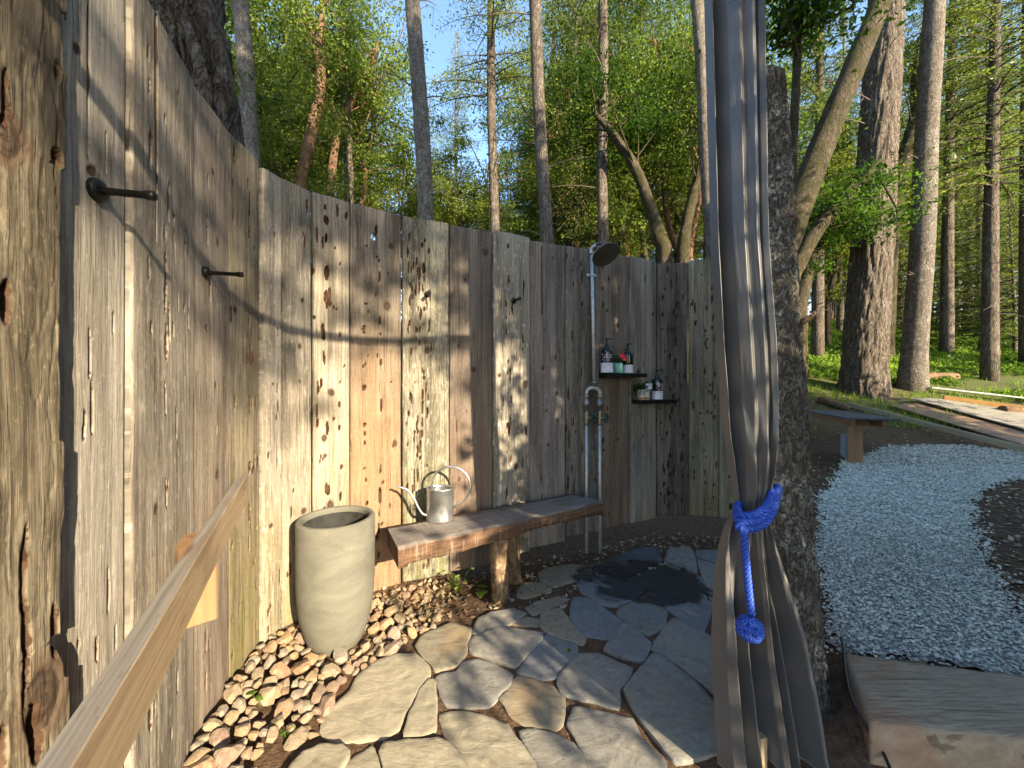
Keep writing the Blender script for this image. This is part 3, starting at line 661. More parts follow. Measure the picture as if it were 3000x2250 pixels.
base = m.mix(m.ma('MULTIPLY', m.r01(n1, .48, .62), .5), hue, (.44, .37, .27)); base = m.mix(m.ma('MULTIPLY', m.r01(n2, .55, .68), .65), base, (.16, .09, .05))
rock_m = m.pbr(base, .85, m.bump(n2, .5, .1), 0, .2)
rock_me = []
for s in range(12):
    mb = MB(); mb.add(rock_shape(900 + s, ICO2, 8, .04), None, ICF2); rock_me.append(mb.mesh('rock', rock_m, smooth=False))
PL = np.array([-.89, 1.95]); rr_ = random.Random(5); placed = []
def wall_dist(p):
    best = 9
    for i in range(len(WALL) - 1):
        a, b = WALL[i], WALL[i + 1]; t = np.clip(np.dot(p - a, b - a) / np.dot(b - a, b - a), 0, 1); best = min(best, np.linalg.norm(p - a - (b - a) * t))
    return best
lo, hi = ROCK_POLY.min(0), ROCK_POLY.max(0); tries = 0
while tries < 16000 and len(placed) < 270:
    tries += 1; p = np.array([rr_.uniform(lo[0], hi[0]), rr_.uniform(lo[1], hi[1])]); rad = rr_.choice([.02, .027, .033, .038, .045])
    if p[0] > -.55: rad *= .8
    if not inside(p, ROCK_POLY) or np.linalg.norm(p - PL) < .125 + rad * .75: continue
    wd = wall_dist(p)
    if wd < rad * .9 + .012: continue
    if any(np.hypot(*(p - q)) < (rad + rq) * .70 for q, rq in placed): continue
    placed.append((p, rad))
rocks = []
for k, (p, rad) in enumerate(placed):
    lift = .07 * max(0, 1 - wall_dist(p) / .35) * (1 if p[1] < 1.9 else .5)
    o = obj('rock', rock_me[k % 12], None, (p[0], p[1], rad * .35 + lift - .005 + rr_.uniform(0, .012)))
    o.rotation_euler = (rr_.uniform(-.5, .5), rr_.uniform(-.5, .5), rr_.uniform(0, 6.3)); o.scale = (rad,) * 3
    tag(o, 'small rough tan rock in the loose pile around the concrete planter', 'rock', 'rocks piled around the planter')
kx = 0
while kx < 40:      # smaller rocks in the gaps
    p = np.array([rr_.uniform(lo[0], hi[0]), rr_.uniform(lo[1], hi[1])]); rad = rr_.uniform(.014, .024); kx += 1
    if not inside(p, ROCK_POLY) or np.linalg.norm(p - PL) < .15 or wall_dist(p) < .03 or len([1 for q, rq in placed if np.hypot(*(p - q)) < rq * .75]): continue
    o = obj('rock', rock_me[kx % 12], None, (p[0], p[1], .0 + .07 * max(0, 1 - wall_dist(p) / .35) * (1 if p[1] < 1.9 else .5))); o.rotation_euler = (rr_.random(), rr_.random(), rr_.uniform(0, 6.3)); o.scale = (rad,) * 3
    tag(o, 'pebble sized rock in a gap of the loose pile around the concrete planter', 'rock', 'small rocks filling the planter pile')
# fill under the rocks
mb = MB(); n = 60; gxr = np.linspace(lo[0] - .1, hi[0] + .02, n); gyr = np.linspace(.6, hi[1] + .05, n); X, Y = np.meshgrid(gxr, gyr)
WD = np.array([[wall_dist(np.array([x, y])) * (1 if True else 1) for x in gxr] for y in gyr]); Z = -.035 + .085 * np.clip(1 - WD / .35, 0, 1) + .01 * fbm(X * 20, Y * 20, 4)
IN = np.array([[inside(np.array([x, y]), ROCK_POLY) for x in gxr] for y in gyr])
I = np.arange(n - 1)[:, None] * n + np.arange(n - 1)[None, :]; q_ = np.stack([I, I + 1, I + n + 1, I + n], -1).reshape(-1, 4)
q_ = q_[IN.ravel()[q_].any(1)]
mb.add(np.stack([X, Y, Z], -1).reshape(-1, 3), q_); tag(mb.build('earth_bank', soil), kind='structure')

# ------------------------------------------------------------------ planter
m = M('planter_concrete'); co = m.co(); n1 = m.noise(m.map(co, (1, 1, 2.2)), 5, 4, .6, .5); n2 = m.noise(co, 60, 3, .6); n3 = m.noise(co, 220, 2)
base = m.mix(m.r01(n1, .32, .68), (.10, .096, .076), (.155, .148, .118)); base = m.mix(m.ma('MULTIPLY', m.r01(n2, .62, .7), .35), base, (.14, .12, .085)); base = m.mix(m.ma('MULTIPLY', m.r01(n3, .66, .72), .3), base, (.34, .32, .27))
conc = m.pbr(base, .8, m.bump(m.ma('ADD', n2, n3), .12, .003), 0, .25)
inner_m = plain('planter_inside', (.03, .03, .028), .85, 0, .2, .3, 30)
pl = thing('planter', 'tall round tapered concrete planter, empty, standing in the rock pile', 'planter', (PL[0], PL[1], 0))
mb = MB(); R = .184; H = .63
lathe(mb, [(.0, -.02), (.105, -.02), (.118, .0), (.134, .03), (.150, .075), (.163, .125), (.173, .18), (.180, .25), (.183, .33), (R, .42), (R, H - .012), (R - .003, H - .004), (R - .009, H), (R - .02, H), (R - .026, H - .004), (R - .03, H - .015), (R - .03, H - .03)], n=64)
mb.build('shell', conc, pl)
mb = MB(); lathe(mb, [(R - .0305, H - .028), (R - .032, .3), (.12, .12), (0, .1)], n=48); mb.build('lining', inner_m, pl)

# ------------------------------------------------------------------ plank bench
m = M('bench_slab_wood'); co = m.at('bc', 'Vector')
g = m.noise(m.map(co, (7, 90, 90)), 1, 5, .65, .6); st = m.noise(m.map(co, (2.2, 12, 12)), 1, 5, .65, 1.0); saw = m.noise(m.map(co, (55, 6, 6)), 1, 3, .5, .3)
tp = m.at('topf'); grey = m.mix(m.r01(g, .3, .7), (.12, .10, .085), (.27, .24, .21)); brn = m.mix(m.r01(g, .3, .7), (.06, .032, .02), (.21, .125, .075))
base = m.mix(tp, brn, grey); base = m.mix(m.ma('MULTIPLY', m.r01(st, .5, .64), .55), base, (.07, .042, .028)); base = m.mix(m.ma('MULTIPLY', m.r01(saw, .58, .68), .25), base, (.42, .38, .33))
bench_m = m.pbr(base, .85, m.bump(m.ma('ADD', m.ma('ADD', g, st), m.ma('MULTIPLY', saw, .6)), .7, .008), 0, .2)
bench = thing('slab_bench', 'rough hewn dark wooden slab bench on a single log leg against the fence', 'bench')
BT = .475; FL, FR_, BL, BR = np.array([-.572, 1.93]), np.array([.655, 2.705]), np.array([-.725, 2.225]), np.array([.44, 2.885])
ns, na = 150, 14; mb = MB(); V = []; bcs = []; tf = []
th = .085
for i in range(ns + 1):
    s = i / ns; a = FL + (FR_ - FL) * s; b = BL + (BR - BL) * s
    a = a + .014 * np.array([.5, -.85]) * (fbm(np.array([s * 9]), np.array([0.]), 3)[0] * 2); t_h = th + .01 * math.sin(s * 7) + .012 * fbm(np.array([s * 14]), np.array([3.]), 4)[0]
    if s < .04: t_h += .015
    pr = [(0, -t_h), (-.006, -t_h * .5), (.0, -.012), (.02, 0)] + [(q, 0) for q in (.12, .25, .4, .55, .7, .85)] + [(1, -.003), (1, -t_h * .5), (.98, -t_h), (.5, -t_h)]
    for (q, zz) in pr:
        p = a + (b - a) * q; nz_ = .0
        if zz > -.02: nz_ = .006 * fbm(np.array([s * 30]), np.array([q * 8]), 6)[0] + .005 * fbm(np.array([s * 90]), np.array([q * 10]), 8)[0]
        jit = .006 * fbm(np.array([s * 40]), np.array([zz * 90 + q]), 9)[0]
        V.append((p[0] + jit * .5, p[1] - jit, BT + zz + nz_)); bcs.append((s * 1.45, q * .32, zz)); tf.append(1.0 if zz > -.004 and 0 < q < 1 else 0.0)
na = 14; I = np.arange(ns)[:, None] * na; j = np.arange(na)[None, :]; j2 = (j + 1) % na
Q = np.stack([I + j, I + j2, I + na + j2, I + na + j], -1).reshape(-1, 4)
V = np.array(V); e0, e1 = V[:na].mean(0), V[-na:].mean(0); nn = len(V)
T = [(k, (k + 1) % na, nn) for k in range(na)] + [(ns * na + (k + 1) % na, ns * na + k, nn + 1) for k in range(na)]
mb.add(np.vstack([V, e0, e1]), Q, T, bc=np.vstack([bcs, bcs[0], bcs[-1]]), topf=np.r_[tf, 0, 0])
mb.build('seat_slab', bench_m, bench)
log_m = bark('log_leg_bark', (.13, .085, .05), (.24, .165, .10), (.34, .26, .16), .7, .5, zs=.5, strength=.25)
def log_leg(x, y, r0, z1, z0=-.06):
    mb = MB(); P = np.array([(x + .004 * math.sin(q * 7), y, z0 + (z1 - z0) * q) for q in np.linspace(0, 1, 14)])
    sweep(mb, P, r0, 22, mod=lambda i, a: 1 + .07 * np.sin(a * 2 + i * .25) * .6 + .05 * fbm(np.cos(a) * 2 + 5 + i * .13, np.sin(a) * 2 + i * .1, 3)); return mb.build('leg', log_m, bench)
lp = px(1463, 1770, 2.29); log_leg(lp[0], 2.315, .052, BT - .06); log_leg(lp[0] + .075, 2.52, .05, BT - .06)

# ------------------------------------------------------------------ watering can
galv = M('galvanised'); co = galv.co(); v_ = galv.vor(co, 45, out='Color'); n_ = galv.noise(co, 8, 4)
sepc = galv.n('ShaderNodeSeparateXYZ'); galv.put(sepc.inputs[0], v_)
gb = galv.mix(galv.r01(n_, .35, .65), (.34, .35, .35), (.55, .56, .56))
galv_m = galv.pbr(gb, galv.ma('ADD', .28, galv.ma('MULTIPLY', sepc.outputs[0], .16)), galv.bump(n_, .1, .004), .9, .5)
wc = thing('watering_can', 'galvanised watering can with long curved spout and large ring handle on the bench', 'watering can', (-.437, 2.335, BT + .001))
mb = MB(); lathe(mb, [(0, .002), (.078, .002), (.081, .0), (.082, .006), (.081, .02), (.081, .185), (.083, .188), (.084, .193), (.082, .197), (.079, .195), (.078, .18), (.078, .012), (0, .01)], n=48, sy=.8); mb.build('body', galv_m, wc)
mb = MB(); a = np.linspace(math.pi * .62, math.pi * 1.38, 18); V = [(.079 * math.cos(x), .8 * .079 * math.sin(x), .19) for x in a]
mb.add(V, None, [(0, k + 1, k) for k in range(1, 17)]); mb.build('top_plate', galv_m, wc, smooth=False)
mb = MB(); sweep(mb, spline([(-.07, -.02, .035), (-.10, -.025, .045), (-.125, -.03, .085), (-.15, -.035, .14), (-.185, -.04, .19), (-.225, -.045, .208), (-.25, -.047, .213)], 30), np.linspace(.0085, .006, 30), 12); mb.build('spout', galv_m, wc)
mb = MB(); a = np.linspace(-2.75, 1.05, 40); ce = np.array([.065, 0, .205]); R_ = .118
sweep(mb, np.array([(-.05, 0, .185)] + [(ce[0] + R_ * math.cos(x), 0, ce[2] + R_ * 1.0 * math.sin(-x)) for x in a] + [(.078, 0, .07)]), .006, 10, mod=lambda i, a: 1 + .5 * np.abs(np.sin(a))); mb.build('handle', galv_m, wc)

# ------------------------------------------------------------------ shower pipework
pipe_m = M('galvanised_pipe'); co = pipe_m.co(); n_ = pipe_m.noise(co, 30, 4); 
pipe_m = pipe_m.pbr(pipe_m.mix(pipe_m.r01(n_, .35, .7), (.40, .41, .41), (.62, .63, .62)), .42, pipe_m.bump(n_, .15, .003), .45, .5)
fit_m = plain('fitting_metal', (.34, .33, .31), .42, .75, .5, .3, 60)
brass = plain('valve_brass', (.26, .22, .15), .45, .8, .5, .3, 60)
green_m = plain('green_handwheel', (.02, .07, .055), .5, .1, .4)
dark_head = plain('shower_head_metal', (.12, .11, .095), .4, .85, .5, .2, 60)
pc, pt, pn_ = wall_px(1745, 1130, .075); dp = pc[1]
sh = thing('shower_pipe', 'galvanised pipe shower riser with two valves and round rain head on the fence', 'shower', (0, 0, 0))
zt = lambda v: EYE - (v - 1125) / F * dp
xt = lambda u: (u - 1500) / F * dp
pr = .0125
mb = MB(); top = np.array([xt(1733), dp, zt(742)]); bot = np.array([xt(1741), dp, zt(1118)]); sweep(mb, [bot, (bot + top) / 2, top], pr, 16); mb.build('riser', pipe_m, sh)
XL, XR = xt(1718), xt(1757); zt_ = zt(1136); rb = .045
mb = MB(); P = []
for q in np.linspace(0, math.pi / 2, 8): P.append((XL + rb - rb * math.cos(q), dp, zt_ - rb + rb * math.sin(q)))
for q in np.linspace(math.pi / 2, 0, 8): P.append((XR - rb + rb * math.cos(q), dp, zt_ - rb + rb * math.sin(q)))
P = [(XL, dp, zt_ - rb - .015)] + P + [(XR, dp, zt_ - rb - .015)]
sweep(mb, P, .0185, 16); mb.build('yoke', fit_m, sh)
mb = MB(); xm = (XL + XR) / 2; sweep(mb, [(bot[0], dp, zt_ - .01), (bot[0], dp, zt_ + .03), (bot[0], dp, zt_ + .031), (bot[0], dp, zt_ + .05)], [.018, .018, .021, .021], 16); mb.build('tee_fitting', fit_m, sh)
for X in (XL, XR):
    z0 = zt_ - rb - .01
    mb = MB(); zs = [0, -.02, -.0205, -.045, -.0455, -.085, -.0855, -.10, -.1005, -.13]; rs = [.0215, .0215, .0165, .0165, .027, .027, .022, .022, .016, .016]
    sweep(mb, [(X, dp, z0 + q) for q in zs], rs, 8); mb.build('union', fit_m, sh)
    mb = MB(); zs = [-.12, -.135, -.15, -.175, -.20, -.215, -.23]; rs = [.0175, .021, .018, .024, .018, .021, .0175]
    sweep(mb, [(X, dp, z0 + q) for q in zs], rs, 14); vd = unit(np.array([.8, -.6, 0.]))
    c = np.array([X, dp, z0 - .175]); sweep(mb, [c, c + vd * .035, c + vd * .036, c + vd * .052], [.013, .012, .007, .007], 12); va = mb.build('valve', brass, sh)
    mb = MB(); c = c + vd * .056; e1 = unit(np.array([.6, .8, 0])); e2 = np.array([0, 0, 1.]); a = np.linspace(0, 2 * math.pi, 33)
    sweep(mb, [c + (.030 + .003 * math.cos(8 * q)) * (e1 * math.cos(q) + e2 * math.sin(q)) for q in a], .0062, 8, cap=False)
    for q in range(4): sweep(mb, [c, c + .029 * (e1 * math.cos(q * 1.571) + e2 * math.sin(q * 1.571))], .005, 6)
    sweep(mb, [c - vd * .006, c + vd * .005], .010, 10); mb.build('handwheel', green_m, sh)
    mb = MB(); sweep(mb, [(X, dp, z0 - .22), (X + .001, dp, .5), (X + .003, dp, -.06)], pr, 16); mb.build('supply_pipe', pipe_m, sh)
cl, _, _ = wall_px(1733, 806, .0); cc = np.array([xt(1734), dp, zt(806)])
mb = MB(); sweep(mb, [cc - np.array([0, 0, .012]), cc + np.array([0, 0, .012])], pr + .003, 14); box(mb, cc + np.array([0, .012, 0]), pt * .042, pn_ * .003, np.array([0, 0, .01])); box(mb, cc - pn_ * .035, pt * .012, pn_ * .035, np.array([0, 0, .008])); mb.build('pipe_clamp', pipe_m, sh)
mb = MB(); el = [top + np.array([0, 0, -.01]), top + np.array([0, 0, .02]), top + np.array([.015, -.015, .04]), top + np.array([.03, -.05, .045])]
sweep(mb, spline(el, 10), .02, 14); mb.build('elbow', fit_m, sh)
hc = px(1775, 747, dp - .21); hn = unit(np.array([.27, -.50, -.82]))
mb = MB(); sweep(mb, spline([top + np.array([.02, -.03, .043]), top + np.array([.05, -.1, .05]), hc - hn * .05, hc - hn * .015], 12), .011, 12); sweep(mb, [hc - hn * .05, hc - hn * .02, hc - hn * .006], [.014, .02, .03], 14); mb.build('arm', dark_head, sh)
mb = MB(); sweep(mb, [hc - hn * .012, hc - hn * .006, hc + hn * .002, hc + hn * .004], [.05, .1, .102, .099], 48); hd = mb.build('rain_head', dark_head, sh)
noz = plain('nozzle_rubber', (.32, .28, .2), .6); mb = MB(); e1 = unit(np.cross(hn, (0, 0, 1))); e2 = np.cross(hn, e1)
for k, (ra, cn) in enumerate([(.015, 6), (.03, 11), (.045, 16), (.06, 21), (.075, 26), (.088, 30)]):
    for q in range(cn):
        a = 2 * math.pi * q / cn; c = hc + hn * .004 + ra * (e1 * math.cos(a) + e2 * math.sin(a)); sweep(mb, [c, c + hn * .003], [.0022, .0014], 5)
mb.build('nozzle_ring', noz, hd)['kind'] = 'stuff'

# ------------------------------------------------------------------ shelves, bottles, pots
shelf_m = plain('black_shelf', (.008, .008, .009), .35, 0, .5, .1)
def shelf(u0, u1, v0, v1, lab, depth=.12):
    a, b = wall_at(u0)[0], wall_at(u1)[0]; tg = unit(b - a); nr = np.array([tg[1], -tg[0]]); mid = (a + b) / 2
    d = mid[1] - .06; zt0 = EYE - (v0 - 1125) / F * (mid[1] - depth); zb = EYE - (v1 - 1125) / F * (mid[1] - depth)
    L = np.linalg.norm(b - a) / 2 * (1 - depth / mid[1])
    s = thing('wall_shelf', lab, 'shelf', (mid[0], mid[1], zt0))
    mb = MB(); nr3 = np.array([nr[0], nr[1], 0]); tg3 = np.array([tg[0], tg[1], 0])
    box(mb, nr3 * (depth / 2 - .008) + np.array([0, 0, (zb - zt0) / 2]), tg3 * L, nr3 * (depth / 2 + .008), np.array([0, 0, (zt0 - zb) / 2]), .002); mb.build('board', shelf_m, s, smooth=False)
    return mid, tg, nr, zt0, depth
S1 = shelf(1749, 1866, 1093, 1105, 'upper thin black shelf on the plank fence beside the shower riser')
S2 = shelf(1847, 1957, 1171, 1183, 'lower thin black shelf on the plank fence below the other shelf')
def on_shelf(S, u, off):
    mid, tg, nr, z, dep = S; k = (u - 1500) / F; q = mid + nr * off
    t = (k * q[1] - q[0]) / (tg[0] - k * tg[1]); p = q + tg * t; return np.array([p[0], p[1], z])
glass_m = plain('green_black_bottle', (.006, .016, .010), .12, 0, .6, .1, bump=0)
pump_m = plain('black_plastic', (.010, .010, .011), .35, 0, .5, .1, bump=.02)
white_lab = plain('white_label', (.66, .67, .74), .55, 0, .4, .04, bump=.02)
txt_dark = plain('print_grey', (.25, .25, .33), .6, bump=0); txt_lite = plain('print_white', (.75, .73, .76), .6, bump=0); txt_pink = plain('print_pink', (.55, .28, .42), .6, bump=0); txt_lav = plain('print_lavender', (.30, .24, .33), .6, bump=0)
def text_mesh(name, s, size, cyl_r, ang0, z, mat, parent, align='LEFT'):
    cu = bpy.data.curves.new('t', 'FONT'); cu.body = s; cu.size = size; cu.align_x = align; to = bpy.data.objects.new('t', cu); COL.objects.link(to)
    me = bpy.data.meshes.new_from_object(to.evaluated_get(bpy.context.evaluated_depsgraph_get())); bpy.data.objects.remove(to); bpy.data.curves.remove(cu)
    me.name = name; co = np.zeros(len(me.vertices) * 3, np.float32); me.vertices.foreach_get('co', co); co = co.reshape(-1, 3)
    a = ang0 + co[:, 0] / cyl_r; out = np.stack([np.cos(a) * cyl_r, np.sin(a) * cyl_r, z + co[:, 1]], -1); me.vertices.foreach_set('co', out.astype(np.float32).ravel()); me.materials.clear(); me.materials.append(mat); me.update()
    return obj(name, me, parent)
def bottle(p, h, r, lab, face, spout_dir, text):
    b = thing('pump_bottle', lab, 'bottle', p)
    sh_ = h * .70; mb = MB(); lathe(mb, [(0, .0), (r * .96, .0), (r, .004), (r, sh_ * .84), (r * .97, sh_ * .90), (r * .82, sh_ * .96), (r * .5, sh_), (r * .36, sh_ + .004), (r * .34, sh_ + .012)], n=36); mb.build('body', glass_m, b)
    mb = MB(); lathe(mb, [(r + .0008, .002), (r + .0008, sh_ * .40)], n=36); la = mb.build('label', white_lab, b)
    mb = MB(); lathe(mb, [(r * .40, sh_ + .002), (r * .40, sh_ + .026), (r * .34, sh_ + .03), (r * .13, sh_ + .034), (r * .13, h - .014), (r * .24, h - .013), (r * .24, h - .002), (0, h)], n=20)
    sd = np.array([math.cos(spout_dir), math.sin(spout_dir), 0]); sweep(mb, [sd * -.012 + np.array([0, 0, h - .007]), np.array([0, 0, h - .007]), sd * .035 + np.array([0, 0, h - .007]), sd * .047 + np.array([0, 0, h - .013])], [.006, .007, .005, .004], 8); mb.build('pump', pump_m, b)
    if text:
        t = text_mesh('lettering', 'AVALON', .014, r + .0012, face - .45, sh_ * .70, txt_lite, b); text_mesh('lettering', 'ORGANICS', .014, r + .0012, face - .75, sh_ * .61, txt_lite, b)
        text_mesh('lettering', 'nourishing', .012, r + .002, face - .7, sh_ * .30, txt_dark, la); text_mesh('lettering', 'LAVENDER', .008, r + .002, face - .7, sh_ * .22, txt_dark, la); text_mesh('lettering', 'shampoo', .008, r + .002, face - .7, sh_ * .10, txt_dark, la)
        mb = MB(); a = np.linspace(0, 6.283, 13)[:-1]; V = [((r + .0012) * math.cos(face - .85 + .007 * math.cos(q) / r), (r + .0012) * math.sin(face - .85 + .007 * math.cos(q) / r), sh_ * .74 + .007 * math.sin(q)) for q in a]
        mb.add(V, None, [(0, k, k + 1) for k in range(1, 11)]); mb.build('round_seal', txt_pink, b, smooth=False)
        mb = MB(); rr = random.Random(3)
        for q in range(26):
            aa = face + rr.uniform(-.9, .5); z0 = sh_ * rr.uniform(.42, .5); l = rr.uniform(.01, .03); tl = rr.uniform(-.5, .5)
            P = [(aa, z0), (aa + .05, z0 + .001), (aa + tl + .03, z0 + l), (aa + tl, z0 + l)]
            mb.add([((r + .0013) * math.cos(x), (r + .0013) * math.sin(x), z) for x, z in P], [(0, 1, 2, 3)])
        mb.build('lavender_print', txt_lav, b, smooth=False)
    return b
bottle(on_shelf(S1, 1778, .095), .268, .045, 'tall dark pump bottle with white label at the riser end of the upper shelf', -1.75, -.15, True)
bottle(on_shelf(S1, 1839, .055), .243, .042, 'dark green pump bottle turned sideways behind the red flower', -.7, -1.2, False)
b3 = bottle(on_shelf(S2, 1925, .06), .25, .044, 'dark pump bottle with white label on the lower shelf', -1.1, -.1, True)
def pot(name, p, r, h, mat, lab, inner):
    t = thing(name, lab, 'plant pot', p); mb = MB(); lathe(mb, [(0, 0), (r * .94, 0), (r, .004), (r, h - .003), (r - .003, h), (r - .006, h - .003), (r - .006, h - .012), (0, h - .012)], n=32); mb.build('vessel', mat, t); return t
teal = plain('teal_glaze', (.10, .30, .26), .3, 0, .5, .08, bump=.03); whitep = plain('cream_glaze', (.55, .52, .44), .4, 0, .5, .06, bump=.03); tanp = plain('bare_clay_band', (.45, .27, .14), .8)
gleaf = leafmat('herb_leaf', (.03, .06, .02), (.09, .15, .05), .3, .0)
red_m = plain('red_petal', (.55, .02, .05), .5, bump=.05)
def herb(parent, c, n, spread, hgt, seed, size=.008, droop=0.0):
    r = np.random.default_rng(seed); mb = MB(); sm = MB(); L = []
    for k in range(n):
        a = r.uniform(0, 6.28); e = c + np.array([math.cos(a) * spread * r.uniform(.2, 1), math.sin(a) * spread * r.uniform(.2, 1), hgt * r.uniform(.4, 1) - droop * r.uniform(0, 1)])
        mid = (c + e) / 2 + np.array([0, 0, hgt * .3]); P = spline([c, mid, e], 8); sweep(sm, P, .0009, 4, attrs=dict(lc=.2)); L.append(P[2:].repeat(3, 0) + r.normal(size=(18, 3)) * .007)
    leaves(mb, np.concatenate(L), size, .45, .6, r=r); mb.build('leaves', gleaf, parent, smooth=False); sm.build('stems', gleaf, parent)
pp = on_shelf(S1, 1810, .085); t1 = pot('flower_pot', pp, .0365, .078, teal, 'teal pot with red flower between the bottles on the upper shelf', 0); herb(t1, np.array([0, 0, .07]), 16, .05, .075, 5, .011)
mb = MB(); fc = np.array([.018, -.03, .135]); r = np.random.default_rng(4)
for cc_ in (fc, fc + np.array([.03, .0, -.022]), fc + np.array([.012, -.01, -.008])):
    for k in range(7):
        a = k * .9 + r.random(); d_ = unit(np.array([math.cos(a), -.35, math.sin(a)])); s_ = unit(np.cross(d_, (0, -1, .2))); L = .024
        mb.add([cc_, cc_ + d_ * L * .6 + s_ * .008, cc_ + d_ * L + np.array([0, .004, 0]), cc_ + d_ * L * .6 - s_ * .008], [(0, 1, 2, 3)])
mb.build('red_flower', red_m, t1)
pp = on_shelf(S2, 1886, .085); t2 = pot('herb_pot', pp, .05, .085, whitep, 'cream pot of trailing herb with a white name card on the lower shelf', 0)
mb = MB(); lathe(mb, [(.0503, 0.001), (.0506, .022)], n=32); mb.build('clay_band', tanp, t2)
herb(t2, np.array([-.02, -.01, .08]), 46, .10, .09, 9, .007, .12); herb(t2, np.array([.03, .0, .08]), 16, .06, .06, 11, .007)
mb = MB(); box(mb, (.027, -.045, .11), (.027, .006, 0), (0, .001, 0), (0, 0, .022)); cd = mb.build('name_card', white_lab, t2, smooth=False)
cu = bpy.data.curves.new('t', 'FONT'); cu.body = 'Thyme'; cu.size = .017; cu.align_x = 'CENTER'; cu.shear = .4; to = bpy.data.objects.new('t', cu); COL.objects.link(to)
me = bpy.data.meshes.new_from_object(to.evaluated_get(bpy.context.evaluated_depsgraph_get())); bpy.data.objects.remove(to)
for v in me.vertices: v.co = (v.co.x + .027, -.0475 + v.co.x * .22, v.co.y + .106)
me.materials.clear(); me.materials.append(txt_dark); obj('lettering', me, cd)

# ------------------------------------------------------------------ curtain
CY = 1.30
prof = np.array([(-420, 2080, 2262), (0, 2086, 2262), (300, 2094, 2266), (700, 2104, 2272), (1000, 2120, 2296), (1200, 2135, 2302), (1350, 2150, 2288), (1430, 2162, 2274), (1490, 2170, 2258),
                 (1545, 2140, 2275), (1620, 2124, 2295), (1700, 2114, 2318), (1900, 2090, 2366), (2100, 2084, 2418), (2190, 2086, 2438), (2300, 2082, 2468)], float)
ns, nz = 420, 260
vv = np.concatenate([np.linspace(-420, 1380, 120), np.linspace(1390, 1600, 60), np.linspace(1608, 2235, 80)]); nz = len(vv)
s = np.linspace(0, 1, ns)
Lx = np.interp(vv, prof[:, 0], prof[:, 1]); Rx = np.interp(vv, prof[:, 0], prof[:, 2])
for _ in range(3):
    Lx[1:-1] = .25 * Lx[:-2] + .5 * Lx[1:-1] + .25 * Lx[2:]; Rx[1:-1] = .25 * Rx[:-2] + .5 * Rx[1:-1] + .25 * Rx[2:]
SS, VV = np.meshgrid(s, vv)
zz = EYE - (VV - 1125) / F * CY
low = sstep(1480, 1900, VV); tie = np.exp(-((VV - 1490) / 110.) ** 2)
from_s = lambda S_, xs, ys: np.interp(S_, xs, ys)
sq = np.linspace(0, 1, 1200)
def fold(xs, ys, w=26):
    y_ = np.interp(sq, xs, ys); ker = np.hanning(w); ker /= ker.sum(); y_ = np.convolve(np.pad(y_, w, mode='edge'), ker, 'same')[w:-w]; return y_
up_f = fold([0, .05, .11, .16, .24, .36, .46, .56, .63, .67, .70, .76, .84, .9, .95, 1], [.05, .015, .045, .055, -.005, -.03, -.012, -.034, -.026, .06, .085, .0, -.012, .04, .03, .07])
lo_f = fold([0, .06, .14, .20, .25, .33, .38, .43, .50, .55, .60, .66, .71, .78, .88, .94, 1], [.04, -.02, -.045, .0, .05, -.02, .04, .06, -.03, -.045, .025, -.04, .065, .015, -.05, -.035, .03], 34)
sw = SS + .010 * np.sin(zz * 2.1 + 1) * np.sin(SS * 3.14)
yu = np.interp(sw, sq, up_f); yl = np.interp(sw, sq, lo_f)
ph = 2 * np.pi * 5 * SS
yo = (yu * (1 - low) + yl * low) * (1 - .35 * tie) + .0015 * fbm(SS * 26, zz * 4, 3, 3) * (1 + 1.5 * tie) + .004 * tie * np.sin(SS * 50)
gu = np.gradient(yu, axis=1) * (1 - low) + np.gradient(yl, axis=1) * low
xo = SS + .0
xo = (xo - xo.min(1, keepdims=True)) / (xo.max(1, keepdims=True) - xo.min(1, keepdims=True))
U = Lx[:, None] + (Rx - Lx)[:, None] * xo
# sagging diagonal creases above the tie, crinkles
cre = .006 * np.exp(-((VV - 1300) / 130.) ** 2) * np.sin(SS * 22 - VV * .02) + .0016 * fbm(SS * 16 + VV * .006, VV * .03, 8, 3) + .004 * fbm(SS * 9, VV * .006, 18, 3)
dep = CY + yo + cre + .10 * sstep(1700, 2250, VV) * (SS - .75)
hem = .018 * np.sin(ph * .5 + 1) * sstep(2100, 2235, VV) - .055 * sstep(.62, 1, SS) * sstep(2000, 2235, VV) + .02 * sstep(.5, .0, SS) * sstep(2100, 2235, VV)
V = np.stack([(U - 1500) / F * CY, dep, zz + hem], -1).reshape(-1, 3)
I = np.arange(nz - 1)[:, None] * ns + np.arange(ns - 1)[None, :]
Q = np.stack([I, I + 1, I + ns + 1, I + ns], -1).reshape(-1, 4)
m = M('satin_curtain'); co = m.co(); n1 = m.noise(m.map(co, (1, 1, .5)), 9, 3, .5); n2 = m.noise(m.map(co, (1, 1, .35)), 60, 3, .5)
cur_m = m.pbr(m.mix(m.r01(n1, .3, .7), (.058, .054, .051), (.075, .071, .067)), .40, m.bump(m.ma('ADD', n1, m.ma('MULTIPLY', n2, .2)), .15, .01), 0, .55, Sheen_Weight=.25)
cur = thing('shower_curtain', 'long grey satin curtain gathered by a blue rope', 'curtain')
mb = MB(); mb.add(V, Q); co_ = mb.build('fabric', cur_m, cur)
sol = co_.modifiers.new('thickness', 'SOLIDIFY'); sol.thickness = .0012
seam_m = plain('dark_thread', (.045, .042, .04), .8)
mb = MB(); row = int(np.argmin(np.abs(vv - 26))); Vg = V.reshape(nz, ns, 3); sweep(mb, Vg[row] + np.array([0, -.0016, 0]), .0009, 4); mb.build('hem_stitching', seam_m, cur)
row = nz - 5; mb = MB(); sweep(mb, Vg[row] + np.array([0, -.0016, 0]), .0008, 4); mb.build('hem_stitching', seam_m, cur)

